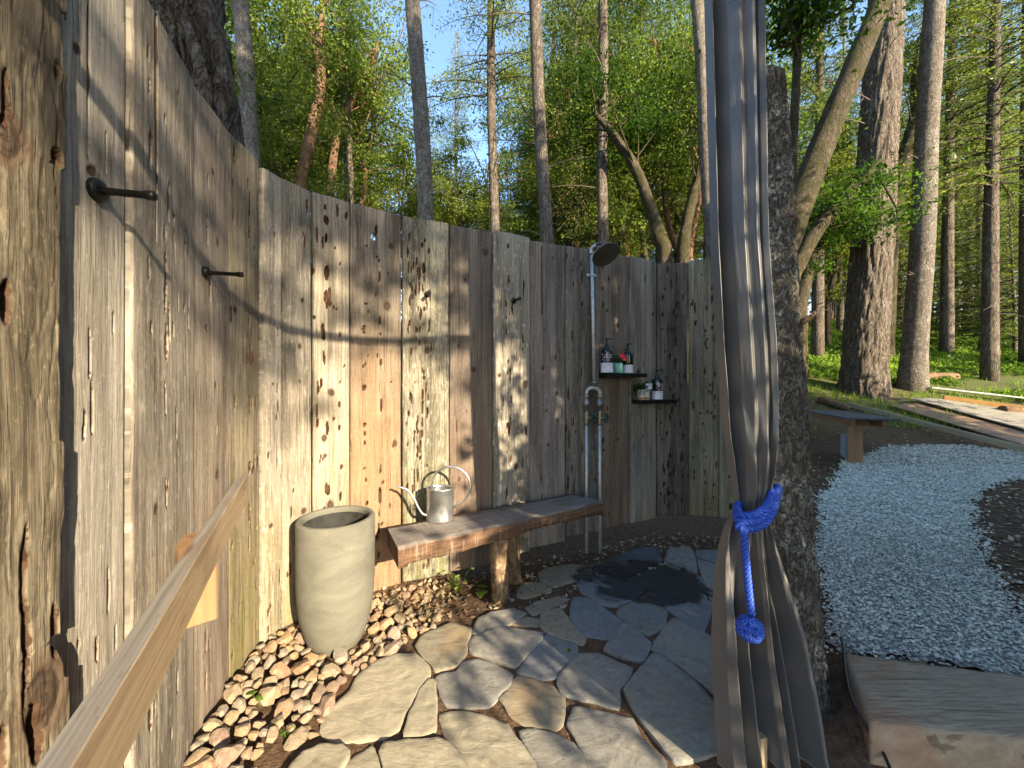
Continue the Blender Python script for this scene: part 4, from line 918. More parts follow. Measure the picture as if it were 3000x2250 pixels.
# log post beside the curtain
post_m = bark('grey_lichen_bark', (.085, .075, .063), (.185, .165, .14), (.42, .43, .39), .85, 1.5, zs=.55, strength=.8)
PY = 1.66
post = thing('log_post', 'bark covered log post with flat cut top and grey lichen next to the curtain', 'post')
nzp, nap = 330, 110; zp = np.linspace(-.1, 2.60, nzp); ap = np.arange(nap) * 2 * np.pi / nap; ZP, AP = np.meshgrid(zp, ap, indexing='ij')
cx = np.interp(zp, [0, 2.6], [(2303 - 1500) / F * PY, (2226 - 1500) / F * PY])[:, None]; rp = np.interp(zp, [-.1, .15, .6, 2.6], [.165, .142, .122, .090])[:, None]
def barkf(a, z, f, s):   # plated bark, periodic in the angle
    x = np.cos(a) * f; y = np.sin(a) * f
    n1 = fbm(x + 20 + 3 * vn(z * 3, x, s), z * f * .8 + y * .35, s, 4); n2 = fbm(y - 9, z * f * .9 + x * .4, s + 3, 4)
    rd = np.minimum(np.abs(n1), np.abs(n2)); return sstep(0, .10, rd)
bk = barkf(AP, ZP, 3.2, 5); RP = rp * (1 + .03 * np.sin(AP * 2 + ZP * 1.5)) + .011 * (bk - .6) + .006 * fbm(AP * 6, ZP * 30, 8, 3)
V = np.stack([cx + RP * np.cos(AP), PY + RP * np.sin(AP), ZP], -1).reshape(-1, 3)
I = np.arange(nzp - 1)[:, None] * nap; j = np.arange(nap)[None, :]; j2 = (j + 1) % nap
mb = MB(); V = np.vstack([V, [[cx[-1, 0], PY, 2.605]]]); kk = np.arange(nap)
mb.add(V, np.stack([I + j, I + j2, I + nap + j2, I + nap + j], -1).reshape(-1, 4), np.stack([(nzp - 1) * nap + kk, (nzp - 1) * nap + (kk + 1) % nap, np.full(nap, nzp * nap)], -1)); mb.build('trunk', post_m, post)
stub_m = bark('stub_wood', (.16, .10, .06), (.30, .2, .12), lich_amt=0, zs=1)
for (u, v, L, dz) in ((2345, 955, .07, .06), (2312, 655, .04, .01)):
    c = px(u - 18, v, PY - .06); mb = MB(); sweep(mb, [c, c + np.array([L * .6, -.03, dz * .5]), c + np.array([L, -.035, dz])], [.016, .011, .005], 9); mb.build('branch_stub', stub_m, post)
c = px(2357, 1375, PY - .07); mb = MB(); mb.add(rock_shape(77, ICO2, 9) * np.array([.022, .02, .09]) + c, None, ICF2); mb.build('bark_scar', stub_m, post)

# ------------------------------------------------------------------ blue rope with knot ball
rope_m = M('blue_rope'); n_ = rope_m.noise(rope_m.co(), 260, 3); rope_m = rope_m.pbr(rope_m.mix(rope_m.r01(n_, .3, .7), (.010, .035, .24), (.03, .09, .45)), .55, rope_m.bump(n_, .4, .001), 0, .35)
def rope(mb, P, r, pitch=.042, n=7):
    P = np.asarray(P); seg = np.r_[0, np.cumsum(np.linalg.norm(np.diff(P, axis=0), axis=1))]
    k = max(12, int(seg[-1] / .0035)); q = np.linspace(0, seg[-1], k); P = np.stack([np.interp(q, seg, P[:, c]) for c in range(3)], -1); T, N, B = frames(P)
    for st in range(3):
        a = q / pitch * 2 * np.pi + st * 2.0944; sweep(mb, P + r * .54 * (np.cos(a)[:, None] * N + np.sin(a)[:, None] * B), r * .48, n)
tie = thing('rope_tieback', 'bright blue twisted rope tied round the curtain with a hanging knot ball', 'rope')
mb = MB(); rd = .0135; yf = CY - .085
A_ = lambda u, v, y: px(u, v, y)
rope(mb, spline([A_(2262, 1432, CY + .11), A_(2278, 1428, CY + .05), A_(2276, 1448, CY - .02), A_(2262, 1500, yf + .01), A_(2238, 1535, yf - .005), A_(2205, 1548, yf - .012), A_(2176, 1545, yf - .008), A_(2162, 1520, yf + .015), A_(2160, 1494, CY - .03), A_(2168, 1474, CY + .04), A_(2200, 1460, CY + .1), A_(2262, 1432, CY + .11)], 60), rd)
rope(mb, spline([A_(2250, 1440, CY + .11), A_(2264, 1434, CY + .05), A_(2260, 1452, CY - .03), A_(2245, 1500, yf + .006), A_(2225, 1525, yf - .004), A_(2195, 1530, yf - .014), A_(2172, 1530, yf - .014), A_(2165, 1545, yf - .02), A_(2180, 1556, yf - .022)], 40), rd)
rope(mb, spline([A_(2255, 1452, CY + .06), A_(2258, 1462, CY - .03), A_(2240, 1490, yf + .012), A_(2212, 1508, yf + .0), A_(2185, 1512, yf - .002), A_(2166, 1505, yf + .018), A_(2163, 1492, CY - .01), A_(2172, 1480, CY + .06)], 40), rd)
mb.build('loop', rope_m, tie)
mb = MB(); rope(mb, spline([A_(2180, 1548, yf - .02), A_(2182, 1600, yf - .022), A_(2188, 1680, yf - .024), A_(2196, 1760, yf - .026), A_(2202, 1800, yf - .028)], 40), rd * .92); mb.build('hanging_end', rope_m, tie)
mb = MB(); kc = A_(2196, 1842, yf - .03); th_ = np.linspace(0, 2 * np.pi, 60)
for ax in range(3):
    for off in (-.019, 0, .019):
        R_ = .029 if off == 0 else .024
        e = np.eye(3)[[1, 2, 0][ax]]; f_ = np.eye(3)[[2, 0, 1][ax]]; g_ = np.eye(3)[ax]; rot = np.array([[.8, .45, .4], [-.55, .82, .15], [-.26, -.34, .9]])
        P = [kc + rot @ (R_ * (1 + .03 * ax) * (math.cos(t) * e + math.sin(t) * f_) + off * g_) for t in th_]; rope(mb, P, .0098, .027, 6)
mb.build('knot_ball', rope_m, tie)
# stake below the curtain
mb = MB(); c = fl(2228, 2235, 0.02); box(mb, (c[0], c[1], .03), (.014, .004, 0), (-.004, .014, 0), (0, 0, .085), .002, bc=np.zeros((24, 3))); mb.a['bc'][0] = (0, mb.v[0][:, [2, 0, 1]])
tag(mb.build('wooden_stake', cedar, smooth=False), 'short pale wooden stake in the ground under the curtain hem', 'stake')

# ------------------------------------------------------------------ gravel path
GP = [(2490, 1352), (2600, 1338), (2712, 1334), (2850, 1338), (3000, 1345), (3150, 1350), (3150, 1395), (3000, 1402), (2900, 1420), (2850, 1450), (2836, 1490), (2862, 1535), (2875, 1600), (2916, 1668), (2960, 1730), (3010, 1790), (3120, 1900), (3120, 2030), (3000, 2012), (2830, 1965), (2690, 1930), (2590, 1918), (2500, 1925), (2440, 1905), (2415, 1880), (2402, 1800), (2408, 1700), (2388, 1590), (2412, 1505), (2400, 1470), (2440, 1425), (2460, 1390)]
GPW = np.array([fl(u, v, .09) for u, v in GP])
for _ in range(1):
    q = np.empty((len(GPW) * 2, 2)); q[0::2] = .75 * GPW + .25 * np.roll(GPW, -1, 0); q[1::2] = .25 * GPW + .75 * np.roll(GPW, -1, 0); GPW = q
def inside_v(P, poly):
    c = np.zeros(len(P), bool); x, y = P[:, 0], P[:, 1]
    for i in range(len(poly)):
        a, b = poly[i], poly[i - 1]; cr = (a[1] > y) != (b[1] > y)
        with np.errstate(divide='ignore', invalid='ignore'): c ^= cr & (x < (b[0] - a[0]) * (y - a[1]) / (b[1] - a[1]) + a[0])
    return c
m = M('gravel_bed'); co = m.co(); v_ = m.vor(co, 60, out='Color'); vd_ = m.vor(co, 60); sp = m.n('ShaderNodeSeparateXYZ'); m.put(sp.inputs[0], v_)
bed_m = m.pbr(m.mix(sp.outputs[0], (.24, .235, .205), (.42, .41, .365)), .9, m.bump(vd_, 1, .02), 0, .2)
lo, hi = GPW.min(0), GPW.max(0); n = 110; X, Y = np.meshgrid(np.linspace(lo[0], hi[0], n), np.linspace(lo[1], hi[1], n)); Zg = ground(X, Y) + .012
I = np.arange(n - 1)[:, None] * n + np.arange(n - 1)[None, :]; q_ = np.stack([I, I + 1, I + n + 1, I + n], -1).reshape(-1, 4)
IN = inside_v(np.stack([X.ravel(), Y.ravel()], -1), GPW); q_ = q_[IN[q_].all(1)]
path = MB().add(np.stack([X, Y, Zg], -1).reshape(-1, 3), q_).build('gravel_path', bed_m); tag(path, kind='structure')
r = np.random.default_rng(12); pts = r.random((260000, 2)) * (hi - lo) + lo
keep = r.random(len(pts)) < np.clip(3.2 / pts[:, 1], .16, 1) ** 1.5; pts = pts[keep]
edge = np.stack([fbm(pts[:, 0] * 4, pts[:, 1] * 4, 3), fbm(pts[:, 0] * 4 + 9, pts[:, 1] * 4, 5)], -1) * .2 + r.normal(size=pts.shape) * .03 * (1 + 2 * (r.random(len(pts)) < .15)[:, None])
pts = pts[inside_v(pts + edge, GPW)][:62000]; k = len(pts)
sz = (.0042 + .0075 * r.random(k) ** 2) * np.clip(pts[:, 1] / 2.6, 1, 2.0); zc = ground(pts[:, 0], pts[:, 1]) + .014 + r.uniform(0, .012, k)
OC = np.array([(1, 0, 0), (0, 1, 0), (-1, 0, 0), (0, -1, 0), (.3, .2, 1), (-.2, .1, -1.)]); OF = np.array([(0, 1, 4), (1, 2, 4), (2, 3, 4), (3, 0, 4), (1, 0, 5), (2, 1, 5), (3, 2, 5), (0, 3, 5)])
base = OC[None] * (1 + .35 * r.normal(size=(k, 6, 3)) * .6) * sz[:, None, None] * np.array([1.15, .85, .6]); a = r.random(k) * 6.28; tl = r.normal(size=k) * .5
ca, sa = np.cos(a)[:, None], np.sin(a)[:, None]; bx, by, bz = base[..., 0], base[..., 1], base[..., 2]
by, bz = by * np.cos(tl)[:, None] - bz * np.sin(tl)[:, None], by * np.sin(tl)[:, None] + bz * np.cos(tl)[:, None]
V = np.stack([bx * ca - by * sa + pts[:, :1], bx * sa + by * ca + pts[:, 1:], bz + zc[:, None]], -1)
m = M('gravel_stone'); lc = m.at('lc'); grav_m = m.pbr(m.ramp(lc, [(0, (.22, .22, .19)), (.3, (.48, .485, .42)), (.75, (.64, .645, .56)), (1, (.78, .77, .69))]), .85, None, 0, .25)
mb = MB(); mb.add(V.reshape(-1, 3), None, (np.arange(k)[:, None, None] * 6 + OF[None]).reshape(-1, 3), lc=np.repeat(r.random(k), 6)); tag(mb.build('gravel', grav_m, smooth=False), 'pale blue grey crushed gravel covering the curved path', 'gravel', kind='stuff')

# timber step slab
m = M('chainsawn_slab'); co = m.co(); n1 = m.noise(co, 4, 5, .6, .5); d_ = m.noise(m.map(co, (14, 70, 20)), 1, 3, .6, .3)
mp = m.n('ShaderNodeMapping'); m.put(mp.inputs[0], co); mp.inputs['Rotation'].default_value = (0, 0, .85); mp.inputs['Scale'].default_value = (2.2, 60, 10); ln = m.noise(mp.outputs[0], 1, 3, .55, .2)
base = m.mix(m.r01(d_, .3, .7), (.26, .19, .125), (.40, .315, .22)); base = m.mix(m.ma('MULTIPLY', m.r01(n1, .5, .64), .5), base, (.30, .155, .085)); base = m.mix(m.ma('MULTIPLY', m.r01(ln, .6, .64), .6), base, (.10, .065, .04))
slab_m = m.pbr(base, .85, m.bump(m.ma('ADD', ln, d_), .6, .008), 0, .2)
c4 = [np.array(x) for x in ((1.243, 1.335), (2.45, 1.18), (2.85, 1.40), (1.45, 1.69))]
mb = MB(); nu, nv = 80, 26; U_, W_ = np.meshgrid(np.linspace(0, 1, nu), np.linspace(0, 1, nv))
Pxy = ((1 - U_) * (1 - W_))[..., None] * c4[0] + (U_ * (1 - W_))[..., None] * c4[1] + (U_ * W_)[..., None] * c4[2] + ((1 - U_) * W_)[..., None] * c4[3]
jit = .012 * fbm(U_ * 14, W_ * 6, 3, 3); ed = np.minimum(np.minimum(U_, 1 - U_) * 1.2, np.minimum(W_, 1 - W_) * .35)
Zs = .122 - .006 * sstep(.012, 0, ed) + .005 * fbm(U_ * 20, W_ * 6, 5, 3)
top_ = np.stack([Pxy[..., 0] + jit, Pxy[..., 1] + jit * .7, Zs], -1).reshape(-1, 3); I = np.arange(nv - 1)[:, None] * nu + np.arange(nu - 1)[None, :]
rim = np.r_[np.arange(nu), np.arange(1, nv) * nu + nu - 1, (nv - 1) * nu + np.arange(nu - 2, -1, -1), np.arange(nv - 2, 0, -1) * nu]
ringm = top_[rim] * np.array([1, 1, 0]) + np.c_[np.zeros(len(rim)), np.zeros(len(rim)), np.full(len(rim), .05)] + np.c_[.006 * fbm(np.arange(len(rim)) * .3, np.zeros(len(rim)), 4, 2), .008 * fbm(np.arange(len(rim)) * .3, np.zeros(len(rim)), 8, 2), np.zeros(len(rim))]
ringb = top_[rim] * np.array([1, 1, 0]) + np.array([0, 0, -.06]); kr = len(rim); n0 = nu * nv; a_ = np.arange(kr); b_ = np.roll(a_, -1)
mb.add(np.vstack([top_, ringm, ringb]), np.vstack([np.stack([I, I + 1, I + nu + 1, I + nu], -1).reshape(-1, 4), np.stack([rim[a_], n0 + a_, n0 + b_, rim[b_]], -1), np.stack([n0 + a_, n0 + kr + a_, n0 + kr + b_, n0 + b_], -1)]))
tag(mb.build('timber_step', slab_m), 'broad saw marked timber slab forming a step up to the gravel path', 'step')
# black irrigation tube
tube_m = plain('black_tube', (.012, .012, .012), .5, bump=.02); mb = MB()
T_ = [fl(2464, 1852, .12), fl(2472, 1905, .13), fl(2476, 1965, .13)]; P = [(*T_[0], .095), (*T_[1], .125), (*T_[2], .135)] + [(*fl(2490, 2040, .12), .13), (*fl(2520, 2105, .1), .11), (*fl(2560, 2165, .06), .06), (*fl(2585, 2200, .03), .03), (*fl(2625, 2290, .01), .005)]
sweep(mb, spline(P, 50), .0055, 8); tag(mb.build('hose', tube_m), 'thin black hose lying over the end of the timber step', 'hose')

# ------------------------------------------------------------------ slatted bench by the path
dslat = lumber('grey_slat', (.135, .13, .128), (.075, .072, .07)); redwood = lumber('bench_redwood', (.36, .215, .12), (.25, .14, .075))
gb = thing('path_bench', 'low bench with dark slatted top on a wide timber post by the gravel path', 'bench')
bp = ray_ground(2514, 1362); d0 = bp[1]; sc = d0 / F
ztop = EYE - .50
ax = unit(np.array([-.36, -.93, 0])); ay = np.array([.93, -.36, 0]); cb = np.array([bp[0] + .16, bp[1] + .42, ztop])
mb = MB(); box(mb, (bp[0], bp[1] + .05, (ztop - .1 + bp[2]) / 2), (.085, .015, 0), (-.008, .045, 0), (0, 0, (ztop - .1 - bp[2]) / 2 + .06), .004, bc=np.zeros((24, 3))); mb.a['bc'][0] = (0, mb.v[0][:, [2, 0, 1]]); mb.build('post', redwood, gb, smooth=False)
for s_ in (-.17, .17):
    mb = MB(); box(mb, cb + ay * s_ + np.array([0, 0, -.055]), ax * .78, ay * .02, np.array([0, 0, .055]), .003, bc=np.zeros((24, 3))); mb.a['bc'][0] = (0, mb.v[0] @ np.stack([ax, ay, [0, 0, 1]], 1)); mb.build('bearer', redwood, gb, smooth=False)
mb = MB(); box(mb, np.array([bp[0], bp[1] + .05, ztop - .085]), ay * .24, ax * .03, np.array([0, 0, .04]), .003, bc=np.zeros((24, 3))); mb.a['bc'][0] = (0, mb.v[0] @ np.stack([ay, ax, [0, 0, 1]], 1)); mb.build('cross_bearer', redwood, gb, smooth=False)
for k in range(5):
    mb = MB(); box(mb, cb + ay * (-.24 + k * .12) + np.array([0, 0, .012]), ax * .92, ay * .055, np.array([0, 0, .013]), .003, bc=np.zeros((24, 3))); mb.a['bc'][0] = (0, mb.v[0] @ np.stack([ax, ay, [0, 0, 1]], 1)); mb.build('slat', dslat, gb, smooth=False)
blk = plain('concrete_block', (.24, .26, .29), .9, 0, .2, .15, 60)
bx_ = px(2487, 1200, d0 + .30)
for k, (dz, lab) in enumerate(((0, 'grey concrete block under the slatted bench, lower of two'), (.19, 'grey concrete block under the slatted bench, upper of two'))):
    zb = float(ground(bx_[0], bx_[1])) - .01 + dz; hh = .095 if k == 0 else .085
    mb = MB(); box(mb, (0, 0, hh), ax * .085, ay * .085, np.array([0, 0, hh]), .006); o = mb.build('concrete_block', blk, None, smooth=False, loc=(bx_[0] + .01 * k, bx_[1], zb)); tag(o, lab, 'block')

# ------------------------------------------------------------------ lumber, plywood, logs on the slope
pale_l = lumber('pale_lumber', (.42, .35, .23), (.31, .25, .16)); orange_l = lumber('orange_beam', (.52, .28, .10), (.40, .2, .07)); ply_m = lumber('weathered_plywood', (.30, .27, .215), (.22, .19, .15)); ply2 = lumber('brown_plywood', (.26, .17, .105), (.18, .115, .07))
def beam(name, uv0, uv1, w, h, mat, lab, cat, lift=.02):
    a = ray_ground(*uv0); b = ray_ground(*uv1); b = a + (b - a) * 1.25; a[2] += lift; b[2] = float(ground(b[0], b[1])) + lift; d = unit(b - a); sd = unit(np.cross(d, (0, 0, 1))); up = np.cross(sd, d)
    mb = MB(); box(mb, (a + b) / 2 + up * h / 2, d * np.linalg.norm(b - a) / 2, sd * w / 2, up * h / 2, .003, bc=np.zeros((24, 3))); V = mb.v[0]; mb.a['bc'][0] = (0, np.stack([(V - a) @ d, (V - a) @ sd, (V - a) @ up], -1))
    return tag(mb.build(name, mat, smooth=False), lab, cat)
beam('lumber_board', (2478, 1190), (2990, 1335), .04, .10, pale_l, 'long pale lumber board lying along the ground below the plywood sheets', 'lumber', .0)
beam('timber_beam', (2760, 1178), (2990, 1210), .09, .16, orange_l, 'long fresh orange timber beam lying beyond the plywood sheets', 'lumber', -.01)
beam('steel_channel', (2725, 1152), (2975, 1183), .16, .03, plain('pale_channel', (.55, .55, .53), .5), 'thin pale plank lying behind the orange beam', 'plank', .12)
def sheet(corners, th, mat, lab, lift):
    P = np.array([ray_ground(*c) for c in corners]); 
    P[:, 2] = P[:, 2] + lift; A = np.c_[P[:, :2], np.ones(4)]; co_ = np.linalg.lstsq(A, P[:, 2], rcond=None)[0]; P[:, 2] = A @ co_
    mb = MB(); V = np.vstack([P, P - np.array([0, 0, th])]); mb.add(V, [(0, 1, 2, 3), (7, 6, 5, 4), (0, 4, 5, 1), (1, 5, 6, 2), (2, 6, 7, 3), (3, 7, 4, 0)], None, bc=V)
    return tag(mb.build('plywood_sheet', mat, smooth=False), lab, 'plywood')
sheet([(2604, 1194), (2700, 1186), (3060, 1268), (3060, 1330)], .02, ply2, 'brown plywood sheet, lower of the two beside the long lumber board', .05)
sheet([(2670, 1182), (2745, 1180), (3060, 1232), (3060, 1290)], .02, ply_m, 'grey weathered plywood sheet, upper of the two beside the long lumber board', .11)
logw = bark('cut_log', (.20, .12, .07), (.34, .22, .13), lich_amt=.1, zs=.6)
def log(uv0, uv1, r0, lab, name='log'):
    a = ray_ground(*uv0); b = ray_ground(*uv1); a[2] += r0 * .7; b[2] += r0 * .6; mb = MB(); P = spline([a, (a + b) / 2 + np.array([0, 0, .02]), b], 12)
    sweep(mb, P, np.linspace(r0, r0 * .8, 12), 16, mod=lambda i, t: 1 + .15 * fbm(np.cos(t) * 1.5 + i * .2, np.sin(t) * 1.5, 3, 3) * 2); return tag(mb.build(name, logw), lab, 'log')
log((2402, 1180), (2482, 1205), .085, 'short split log with a raw pale end near the big conifer')
log((2700, 1118), (2800, 1112), .13, 'dark rotting log in the grass beyond the slim conifer')
log((2935, 1215), (3080, 1225), .11, 'brown log lying beyond the orange beam')
st_p = ray_ground(2895, 1046); mb = MB(); P = [(st_p[0], st_p[1], st_p[2] - .1), (st_p[0], st_p[1], st_p[2] + .1), (st_p[0], st_p[1], st_p[2] + .38)]
sweep(mb, P, [.34, .28, .25], 18); tag(mb.build('tree_stump', logw), 'sawn tree stump standing in the green undergrowth', 'stump')

# ------------------------------------------------------------------ vegetation
fir_bark = bark('fir_bark', (.075, .058, .045), (.20, .165, .13), (.34, .33, .29), .4, .8, zs=.22)
fir_bark2 = bark('fir_bark_pale', (.085, .071, .056), (.21, .18, .145), (.40, .39, .34), .5, .9, zs=.4, strength=.5)
old_bark = bark('fissured_bark', (.05, .043, .037), (.15, .135, .115), (.30, .29, .26), .5, .9, zs=.35, strength=1.0)
mad_bark = bark('madrone_bark', (.12, .065, .04), (.24, .14, .09), (.25, .2, .14), .4, .8, zs=.3, strength=.35)
moss_bark = bark('mossy_bark', (.07, .055, .04), (.16, .125, .09), (.3, .3, .25), .25, .9, moss=(.045, .043, .016), moss_amt=.9, zs=.35)
fir_leaf = leafmat('fir_needles', (.085, .12, .03), (.26, .315, .08), .5)
fir_leaf_d = leafmat('fir_needles_dark', (.05, .08, .026), (.165, .21, .06), .45)
mad_leaf = leafmat('madrone_leaves', (.07, .12, .022), (.24, .315, .07), .5)
oak_leaf = leafmat('oak_leaves', (.07, .105, .02), (.24, .28, .05), .5)
maple_leaf = leafmat('maple_leaves', (.03, .07, .012), (.11, .2, .03), .55)
dead_m = plain('dead_twig', (.16, .12, .09), .9)

def trunk_np(mb, P, R, n=18, amp=.05, seed=0, flare=0.0):
    def mod(i, a):
        return 1 + amp * 2 * fbm(np.cos(a) * 1.6 + 5, np.sin(a) * 1.6 + i * .35, seed, 3) + flare * np.exp(-i / 2.0) * (1 + .35 * np.sin(a * 5 + seed))
    sweep(mb, P, R, n, mod=mod)

def fir_crown(seed, H=12.0, Rm=2.2, nb=120, z0=0.0, sz=.05, twig=1.0, droop=.35, shape=.8, dens=1.0, pw=.75):
    r = np.random.default_rng(seed); L = []; D = []; LC = []; bm_ = MB()
    for k in range(nb):
        f = (k + r.random()) / nb; f = f ** 1.05; z = z0 + f * H; ln = Rm * ((1 - f) ** pw + .06) * r.uniform(.55, 1.15)
        a = k * 2.4 + r.normal() * .5; d = np.array([math.cos(a), math.sin(a), .12 + .35 * f]); q = np.linspace(0, 1, 9)
        P = np.array([0, 0, z]) + d * (ln * q)[:, None] + np.c_[0 * q, 0 * q, -droop * ln * q ** 2]
        sweep(bm_, P[::2], np.linspace(.022, .004, 5) * (ln / 2 + .3), 4, cap=False, attrs=dict(lc=.15))
        nt = max(3, int(ln / .13)); sd = np.array([-math.sin(a), math.cos(a), 0]); br = r.random()
        for t in np.linspace(.15, 1.0, nt):
            c = np.array([np.interp(t, q, P[:, x]) for x in range(3)]); tl = .42 * (1.1 - t) * twig * min(1, ln) + .12
            for sg in (-1, 1):
                td = unit(sd * sg + d * .7 + np.array([0, 0, -.25 - .3 * r.random()])); m_ = max(2, int(tl / .055 * dens))
                pt = c + td * (np.linspace(.1, 1, m_) * tl)[:, None] + r.normal(size=(m_, 3)) * .02
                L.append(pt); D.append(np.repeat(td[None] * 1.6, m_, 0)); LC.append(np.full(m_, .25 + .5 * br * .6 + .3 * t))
    mb = MB(); leaves(mb, np.concatenate(L), sz, .30, .7, droop=np.concatenate(D), r=r, lc=np.concatenate(LC)); return mb, bm_

def blob_crown(seed, R=(2.2, 2.2, 2.4), ncl=70, per=170, cl=.42, sz=.044, asp=.48, hollow=.45):
    r = np.random.default_rng(seed); C = unit(r.normal(size=(ncl, 3))) * (hollow + (1 - hollow) * r.random((ncl, 1)) ** .6) * np.array(R); C *= (1 + .25 * r.normal(size=(ncl, 1)))
    L = []; LC = []
    for c in C:
        k = int(per * r.uniform(.5, 1.4)); w = cl * r.uniform(.6, 1.4); p = c + r.normal(size=(k, 3)) * np.array([w, w, w * .55]) * .62; L.append(p); LC.append(np.full(k, r.uniform(.2, .8)))
    mb = MB(); leaves(mb, np.concatenate(L), sz, asp, .6, r=r, lc=np.concatenate(LC)); return mb, C

def limb_mesh(mb, C, trunk_top, seed, r0=.05):
    r = np.random.default_rng(seed); T = np.asarray(trunk_top)
    for c in C[::3]:
        t = T[r.integers(len(T) * 6 // 10, len(T))]; mid = (t + c) / 2 + r.normal(size=3) * .2 - np.array([0, 0, .15]); P = spline([t, mid, c], 7); sweep(mb, P, np.linspace(r0 * .55, r0 * .1, 7), 5, cap=False)

# --- prototypes (each a real tree later placed in the forest)
def proto_fir(seed, H, cb, Rm, r0, leafm, barkm, nb=120, **kw):
    root = obj('conifer', None); r = np.random.default_rng(seed); mb = MB(); P = np.array([(.1 * math.sin(q * 3 + seed), .1 * math.cos(q * 2.3), -.4 + (H + .4) * q) for q in np.linspace(0, 1, 16)])
    trunk_np(mb, P, np.linspace(r0, r0 * .12, 16), 9, .05, seed)
    for k in range(14):   # dead stubs
        z = r.uniform(1.5, cb + 1); a = r.random() * 6.28; l = r.uniform(.3, 1.1); c = np.array([0, 0, z]); e = c + np.array([math.cos(a) * l, math.sin(a) * l, r.uniform(-.2, .25)]); sweep(mb, [c, (c + e) / 2 + np.array([0, 0, .05]), e], [.018, .01, .004], 4, cap=False)
    cm, bm_ = fir_crown(seed, H - cb, Rm, nb, cb, **kw); trunk_ = None
    mb.v += [x for x in bm_.v]; off = mb.n
    for q in bm_.q: mb.q.append(q + off)
    mb.n += bm_.n
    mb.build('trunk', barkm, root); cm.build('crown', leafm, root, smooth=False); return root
def proto_broad(seed, H, R, leafm, barkm, ncl=70, per=150, lean=.8, r0=.13, sz=.043, asp=.48):
    root = obj('broadleaf_tree', None); r = np.random.default_rng(seed); mb = MB(); a = r.random() * 6.28
    pts = [np.array([0, 0, -.4])] + [np.array([math.cos(a) * lean * q + r.normal() * .18, math.sin(a) * lean * q + r.normal() * .18, H * q]) for q in (.2, .4, .6, .8, .95)]; P = spline(pts, 22)
    trunk_np(mb, P, np.linspace(r0, r0 * .25, 22), 9, .05, seed)
    cm, C = blob_crown(seed + 1, R, ncl, per, sz=sz, asp=asp); ctr = np.array([P[-1][0], P[-1][1], H - R[2] * .55]); limb_mesh(mb, C + ctr, P, seed, r0 * .6)
    for i in range(len(cm.v)): cm.v[i] = cm.v[i] + ctr
    mb.build('trunk', barkm, root); cm.build('crown', leafm, root, smooth=False); return root

protos = {
    'fir': proto_fir(11, 19, 5.5, 2.3, .2, fir_leaf, fir_bark, 150),
    'fir2': proto_fir(12, 20, 9, 2.5, .2, fir_leaf_d, fir_bark, 120),
    'fir3': proto_fir(13, 17, 4.0, 2.1, .17, fir_leaf, fir_bark2, 150),
    'thin': proto_fir(14, 16, 8.5, 1.5, .11, fir_leaf_d, fir_bark, 80),
    'bright': proto_fir(15, 17, 2.0, 2.4, .17, fir_leaf, fir_bark2, 190),
    'young': proto_fir(16, 6.5, .5, 1.7, .07, fir_leaf_d, fir_bark, 110, droop=.25),
    'mad': proto_broad(21, 8.5, (2.4, 2.4, 2.8), mad_leaf, mad_bark, 80, 230, 1.6),
    'mad2': proto_broad(22, 10, (2.2, 2.2, 3.2), mad_leaf, mad_bark, 80, 230, 1.2),
    'oak': proto_broad(23, 8, (2.6, 2.6, 2.6), oak_leaf, moss_bark, 85, 230, 1.4, .16),
    'oak2': proto_broad(24, 6.5, (2.2, 2.2, 2.6), oak_leaf, moss_bark, 75, 230, .9, .12),
    'shrub': proto_broad(25, 2.6, (1.25, 1.25, 1.5), oak_leaf, moss_bark, 70, 330, .3, .06, .05),
    'shade': proto_broad(26, 8, (2.6, 2.6, 2.6), oak_leaf, moss_bark, 110, 330, 1.0, .16, .055),
}
KIND = {'fir': ('conifer', 'tall sunlit conifer in the forest behind the plank fence', 'conifer'), 'fir2': ('conifer', 'tall dark crowned conifer with bare lower trunk in the forest', 'conifer'), 'fir3': ('conifer', 'pale barked conifer with low sunlit branches in the forest', 'conifer'),
        'thin': ('conifer', 'thin spindly conifer standing deep in the forest', 'conifer'), 'bright': ('conifer', 'bright yellow green conifer feathered almost to the ground', 'conifer'), 'young': ('young_conifer', 'young dark green conifer with branches down to the undergrowth', 'conifer'),
        'mad': ('madrone_tree', 'leaning orange barked madrone with glossy yellow green leaves', 'tree'), 'mad2': ('madrone_tree', 'upright orange barked madrone with tall leafy crown', 'tree'), 'oak': ('oak_tree', 'mossy trunked oak with broad dark green crown', 'tree'), 'oak2': ('oak_tree', 'small mossy trunked oak with rounded green crown', 'tree'),
        'shade': ('oak_tree', 'broad oak shading the open side of the shower enclosure', 'tree'), 'shrub': ('leafy_shrub', 'dense leafy shrub on the open side of the shower enclosure', 'shrub')}
GRP = dict(fir='sunlit forest conifers', fir2='dark crowned forest conifers', fir3='pale barked forest conifers', thin='spindly forest conifers', bright='feathery bright conifers', young='young conifers in the undergrowth', mad='leaning forest madrones', mad2='upright forest madrones', oak='broad forest oaks', oak2='small forest oaks', shrub='shrubs on the open side', shade='oaks on the open side')
used = set()
def plant(kind, x, y, sc=1.0, rz=None, z=None, label=None, group=None):
    p = protos[kind]; o = p if kind not in used else copy_tree(p); used.add(kind)
    o.name = KIND[kind][0]; o.location = (x, y, float(ground(x, y)) if z is None else z); o.scale = (sc,) * 3; o.rotation_euler = (0, 0, random.uniform(0, 6.28) if rz is None else rz)
    tag(o, label or KIND[kind][1], KIND[kind][2], group or GRP[kind]); return o
